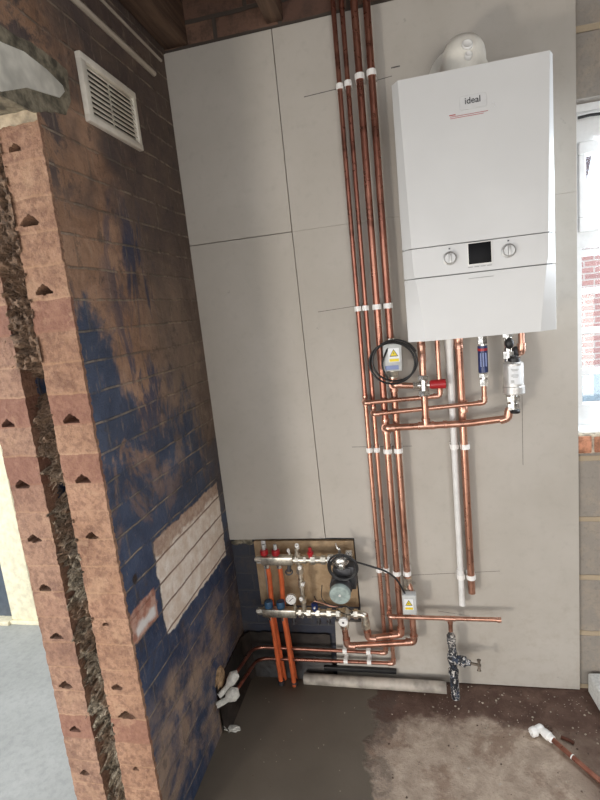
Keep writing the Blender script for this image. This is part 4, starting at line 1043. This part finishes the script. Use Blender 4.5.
lathe(bm, (pu.x+.006, -.105, pu.z-.018), (0, -1, -.2), [(0, .014), (.012, .014), (.016, .009), (.016, 0)], 16); obj('pump_body', bm, m_chrome, pp_)
bm = BM(); p = W(338, 546, -.1); sweep(bm, [V(pu.x+.002, -.095, pu.z+.016), V(p.x+.004, -.1, p.z-.012), p+V(-.004, 0, -.008), p+V(-.008, 0, .010)], lambda t: .0065-.003*t, .008, seg=10); obj('valve_lever', bm, m_chrome, pp_)
bm = BM(); cc = W(342.5, 567.5, -.125); pts = []
for i in range(120):
    t = i/119*2*PI*2.4+2.6; a = .050+.004*math.sin(t*.41+2); b = .047+.005*math.cos(t*.37)
    pts.append(cc+V(a*math.cos(t)+.003*math.sin(t*.2), -.004*math.sin(t*.7), b*math.sin(t)))
sweep(bm, pts, .0034, seg=8); obj('coiled_cable', bm, m_black, pp_)

# ------------------------------------------------------------------ STOP TAP
xs, ys = xt, YF
st = thing('stop_tap', 'paint splashed old stop tap and pipe rising from floor by waste pipe', 'tap', (xs+.003, ys, ZF))
z1_, z2_ = W(450, 641, ys).z, W(450, 648, ys).z
pipe(st, [(xs, ys, zc-.01), (xs, ys, z1_+.04)], r15, mat=m_cu, name='copper_stub')
bm = BM(); q = V(xs, ys, z2_); hexnut(bm, q+Z*.022, q+Z*.050, .0175); cyl(bm, q+Z*.046, q+Z*.058, .012); cyl(bm, q, q+Z*.03, .0125); obj('compression_nut', bm, m_splash2, st)
bd = W(451, 661, ys)
bm = BM(); lathe(bm, (xs+.002, ys, z2_+.012), -Z, [(0, .013), (.018, .014), (.030, .017), (.050, .0205), (.070, .017), (.082, .0145), (.10, .015), (.102, .0185), (.118, .0185), (.12, .014)], 20)
vd = V(.90, -.42, .10).normalized(); c0 = V(xs+.002, ys, bd.z+.010)
lathe(bm, c0, vd, [(0, .015), (.022, .016), (.030, .019), (.046, .019), (.050, .012), (.066, .009)], 16); obj('tap_body', bm, m_splash, st)
bm = BM(); e0 = c0+vd*.064; e1 = c0+vd*.096; cyl(bm, e0-vd*.01, e1, .0048); hu = (Z*.99+V(.02, .1, 0)).normalized(); sweep(bm, [e1-hu*.020, e1-hu*.014, e1, e1+hu*.014, e1+hu*.020], lambda t: .0046+.0030*abs(2*t-1)**3, seg=10); sphere(bm, e1, .0075); obj('tee_handle', bm, m_oldbrass, st)
bm = BM(); sweep(bm, [V(xs+.002, ys, z2_-.10), V(xs+.006, ys, ZF-.02)], .0155, seg=16); obj('iron_pipe', bm, m_splash, st)

# ------------------------------------------------------------------ floor level things
wa, wb_ = W(305, 677, -.05), W(446.5, 685.5, -.05)
wsx = xs-.026; r_ = .0215
bm = BM(); n = 24
a = V(-.50, -.038, ZF+r_-.006); b = V(wsx, -.052, ZF+r_+.002)
sweep(bm, [a, a.lerp(b, .5), b], r_, seg=28)
tag(obj('waste_pipe', bm, m_wpipe), 'dirty cream plastic waste pipe lying along the foot of the board', 'pipe')
bm = BM(); box(bm, (-.42, -.018, ZF+.040), (-.13, -.001, ZF+.056), .002); tag(obj('black_strip', bm, m_black), 'black strip lying behind the waste pipe under the low copper pipes', 'strip')

# lagging lumps where low pipes enter the left wall
la = thing('pipe_lagging', 'pale foam lagging on low pipe ends at hole in left wall', 'lagging', (XL+.04, -.30, zA))
def lump(pts, rr, name, mat):
    bm = BM(); sweep(bm, rounded(pts, .02, 8), rr, seg=18)
    for v in bm.verts: v.co += v.co.normalized()*.006*noise.noise(v.co*55)+Vector((.004*noise.noise(v.co*80), 0, 0))
    return obj(name, bm, mat, la)
e1 = V(xc-.006, yl+.015, zA+.050); e2 = V(xc+.004, yl-.022, zB+.056)
lump([e1+V(0, .012, -.002), e1, e1+V(-.014, -.03, -.018), e1+V(-.045, -.055, -.045)], lambda t: .010+.009*math.sin(PI*min(1, t*1.25))**.8, 'upper_lagging', m_wax)
lump([e2+V(.002, .012, -.003), e2, e2+V(-.018, -.025, -.008), e2+V(-.055, -.050, -.015)], lambda t: .010+.013*math.sin(PI*min(1, t*1.2))**.8, 'lower_lagging', m_wax)
bm = BM(); c = at(221, 679, 0, XL+.006); t = BM(); bmesh.ops.create_icosphere(t, subdivisions=4, radius=1)
for v in t.verts:
    k = 1+.28*noise.noise(v.co*2.5); v.co = Vector((v.co.x*.012*k, v.co.y*.038*k, v.co.z*.042*k))+Vector((XL+.001, c.y, c.z))
merge(bm, t); obj('torn_hole_edge', bm, m_lagtan, la)
# broken screed edge beside the membrane
bm = BM(); t = BM(); bmesh.ops.create_icosphere(t, subdivisions=4, radius=1); c = at(223, 731, 2, ZF)
for v in t.verts:
    k = 1+.4*noise.noise(v.co*3); v.co = Vector((v.co.x*.030*k, v.co.y*.014*k, v.co.z*.008*k))+Vector((XL+.035, c.y+.01, ZF+.004))
merge(bm, t); tag(obj('mortar_lump', bm, m_wax), 'pale broken lump of mortar on the floor at the foot of the left wall', 'rubble')

# loose pipe with white push-fit elbow
p0 = at(545, 733, 2, ZF+.016); p1 = at(606, 786, 2, ZF+.012)
d = (p1-p0).normalized()
lp = thing('loose_copper_pipe', 'loose copper pipe on the floor with a white push fit elbow', 'pipe', p0)
pipe(lp, [p0+d*.01, p0+d*.42], .0080, mat=m_cu2)
bm = BM(); lathe(bm, p0-d*.004, d, [(0, .0135), (.004, .0145), (.020, .0150), (.022, .0128), (.034, .0125), (.036, .0105)], 24)
q = at(541, 729, 2, ZF+.020); q2 = at(533, 732, 2, ZF+.017)
sweep(bm, [p0+d*.004, p0-d*.014, q+V(0, .006, .0), q2], .0125, .012, seg=18); dd = (q2-q).normalized(); lathe(bm, q2-dd*.012, dd, [(0, .0125), (.002, .0155), (.016, .0155), (.020, .0135), (.020, .009), (.006, .008), (.006, 0)], 24)
obj('push_fit_elbow', bm, m_white, lp)
bm = BM(); c = p0+d*.10; lathe(bm, c, d, [(0, .0083), (.004, .0083)], 18); obj('pale_ring_mark', bm, m_clip, lp)
bm = BM(); a = at(561, 737, 2, ZF+.006); b = at(574, 743, 2, ZF+.006); sweep(bm, [a, a.lerp(b, .5)+V(0, .002, .0), b], .0055, seg=8)
tag(obj('rusty_offcut', bm, m_rust), 'short rusty rod on the floor beside the loose copper pipe', 'offcut')
# foam block at the right edge
zt_ = ZF+.078
c0 = at(588, 673, 2, zt_); c1 = at(600, 692.5, 2, zt_)
d = (c1-c0); d.z = 0; d.normalize(); nrm = V(-d.y, d.x, 0) if V(-d.y, d.x, 0).x > 0 else V(d.y, -d.x, 0)
bm = BM(); poly(bm, [V(q.x, q.y, ZF+.001) for q in (c0, c0+d*.42, c0+d*.42+nrm*.30, c0+nrm*.30)], .077, (0, 0, 1))
bmesh.ops.bevel(bm, geom=bm.edges[:], offset=.003, segments=2, affect='EDGES'); tag(obj('polystyrene_block', bm, m_poly), 'white polystyrene block on the floor at the right edge', 'block')
# crumbs of rubble
bm = BM()
for k in range(420):
    if k < 260: x = random.uniform(.0, .55); y = -abs(random.gauss(0, .12))-.01
    elif k < 390: x = random.uniform(-.16, .55); y = random.uniform(-.6, -.05)
    else: x = random.uniform(-.7, -.2); y = random.uniform(-.5, -.08)
    s = random.choice((.0010, .0013, .0016, .0020, .0035)) if k < 390 else .0016
    t = BM(); bmesh.ops.create_icosphere(t, subdivisions=1, radius=s)
    for v in t.verts: v.co = Vector((v.co.x*random.uniform(.6, 1.6), v.co.y*random.uniform(.6, 1.4), v.co.z*random.uniform(.4, 1)))+Vector((x, y, ZF+s*.45))
    merge(bm, t)
g = G('crumb_mix'); rnd = g.noise(25, 1); g.set(Base_Color=g.mix(g.step(rnd, .42, .56), (.09, .055, .04), (.38, .32, .25)), Roughness=.9)
tag(obj('rubble_crumbs', bm, g.m, smooth=False), 'small crumbs and chips scattered over the concrete floor', 'rubble', kind='stuff')

# ------------------------------------------------------------------ LIGHT
w = bpy.data.worlds.new('world'); S.world = w; w.use_nodes = True
nt_ = w.node_tree; bg = nt_.nodes['Background']; bg.inputs[0].default_value = (.93, .96, 1.0, 1); bg.inputs[1].default_value = 2.3
def area(name, loc, target, sx, sy, power, col):
    l = bpy.data.lights.new(name, 'AREA'); l.shape = 'RECTANGLE'; l.size = sx; l.size_y = sy; l.energy = power; l.color = col
    o = bpy.data.objects.new(name, l); C.objects.link(o); o.location = loc
    o.rotation_euler = (Vector(target)-Vector(loc)).to_track_quat('-Z', 'Y').to_euler(); return o
area('doorway_daylight', (-1.5, -2.6, -.95), (-.1, 0, -.6), .28, .28, 24, (1, .91, .80))
area('room_fill', (.9, -3.6, -.5), (.1, 0, -.5), 1.8, 1.0, 18, (1, .94, .85))  # added fill lamp behind the camera, no such opening is seen
area('window_daylight', (1.0, .02, .2), (.35, -1.0, -.3), .8, .8, 26, (.84, .92, 1))

vs = S.view_settings; S.display_settings.display_device = 'sRGB'
vs.view_transform = 'Standard'; vs.look = 'None'; vs.gamma = 1; vs.exposure = 0.1; vs.use_curve_mapping = False
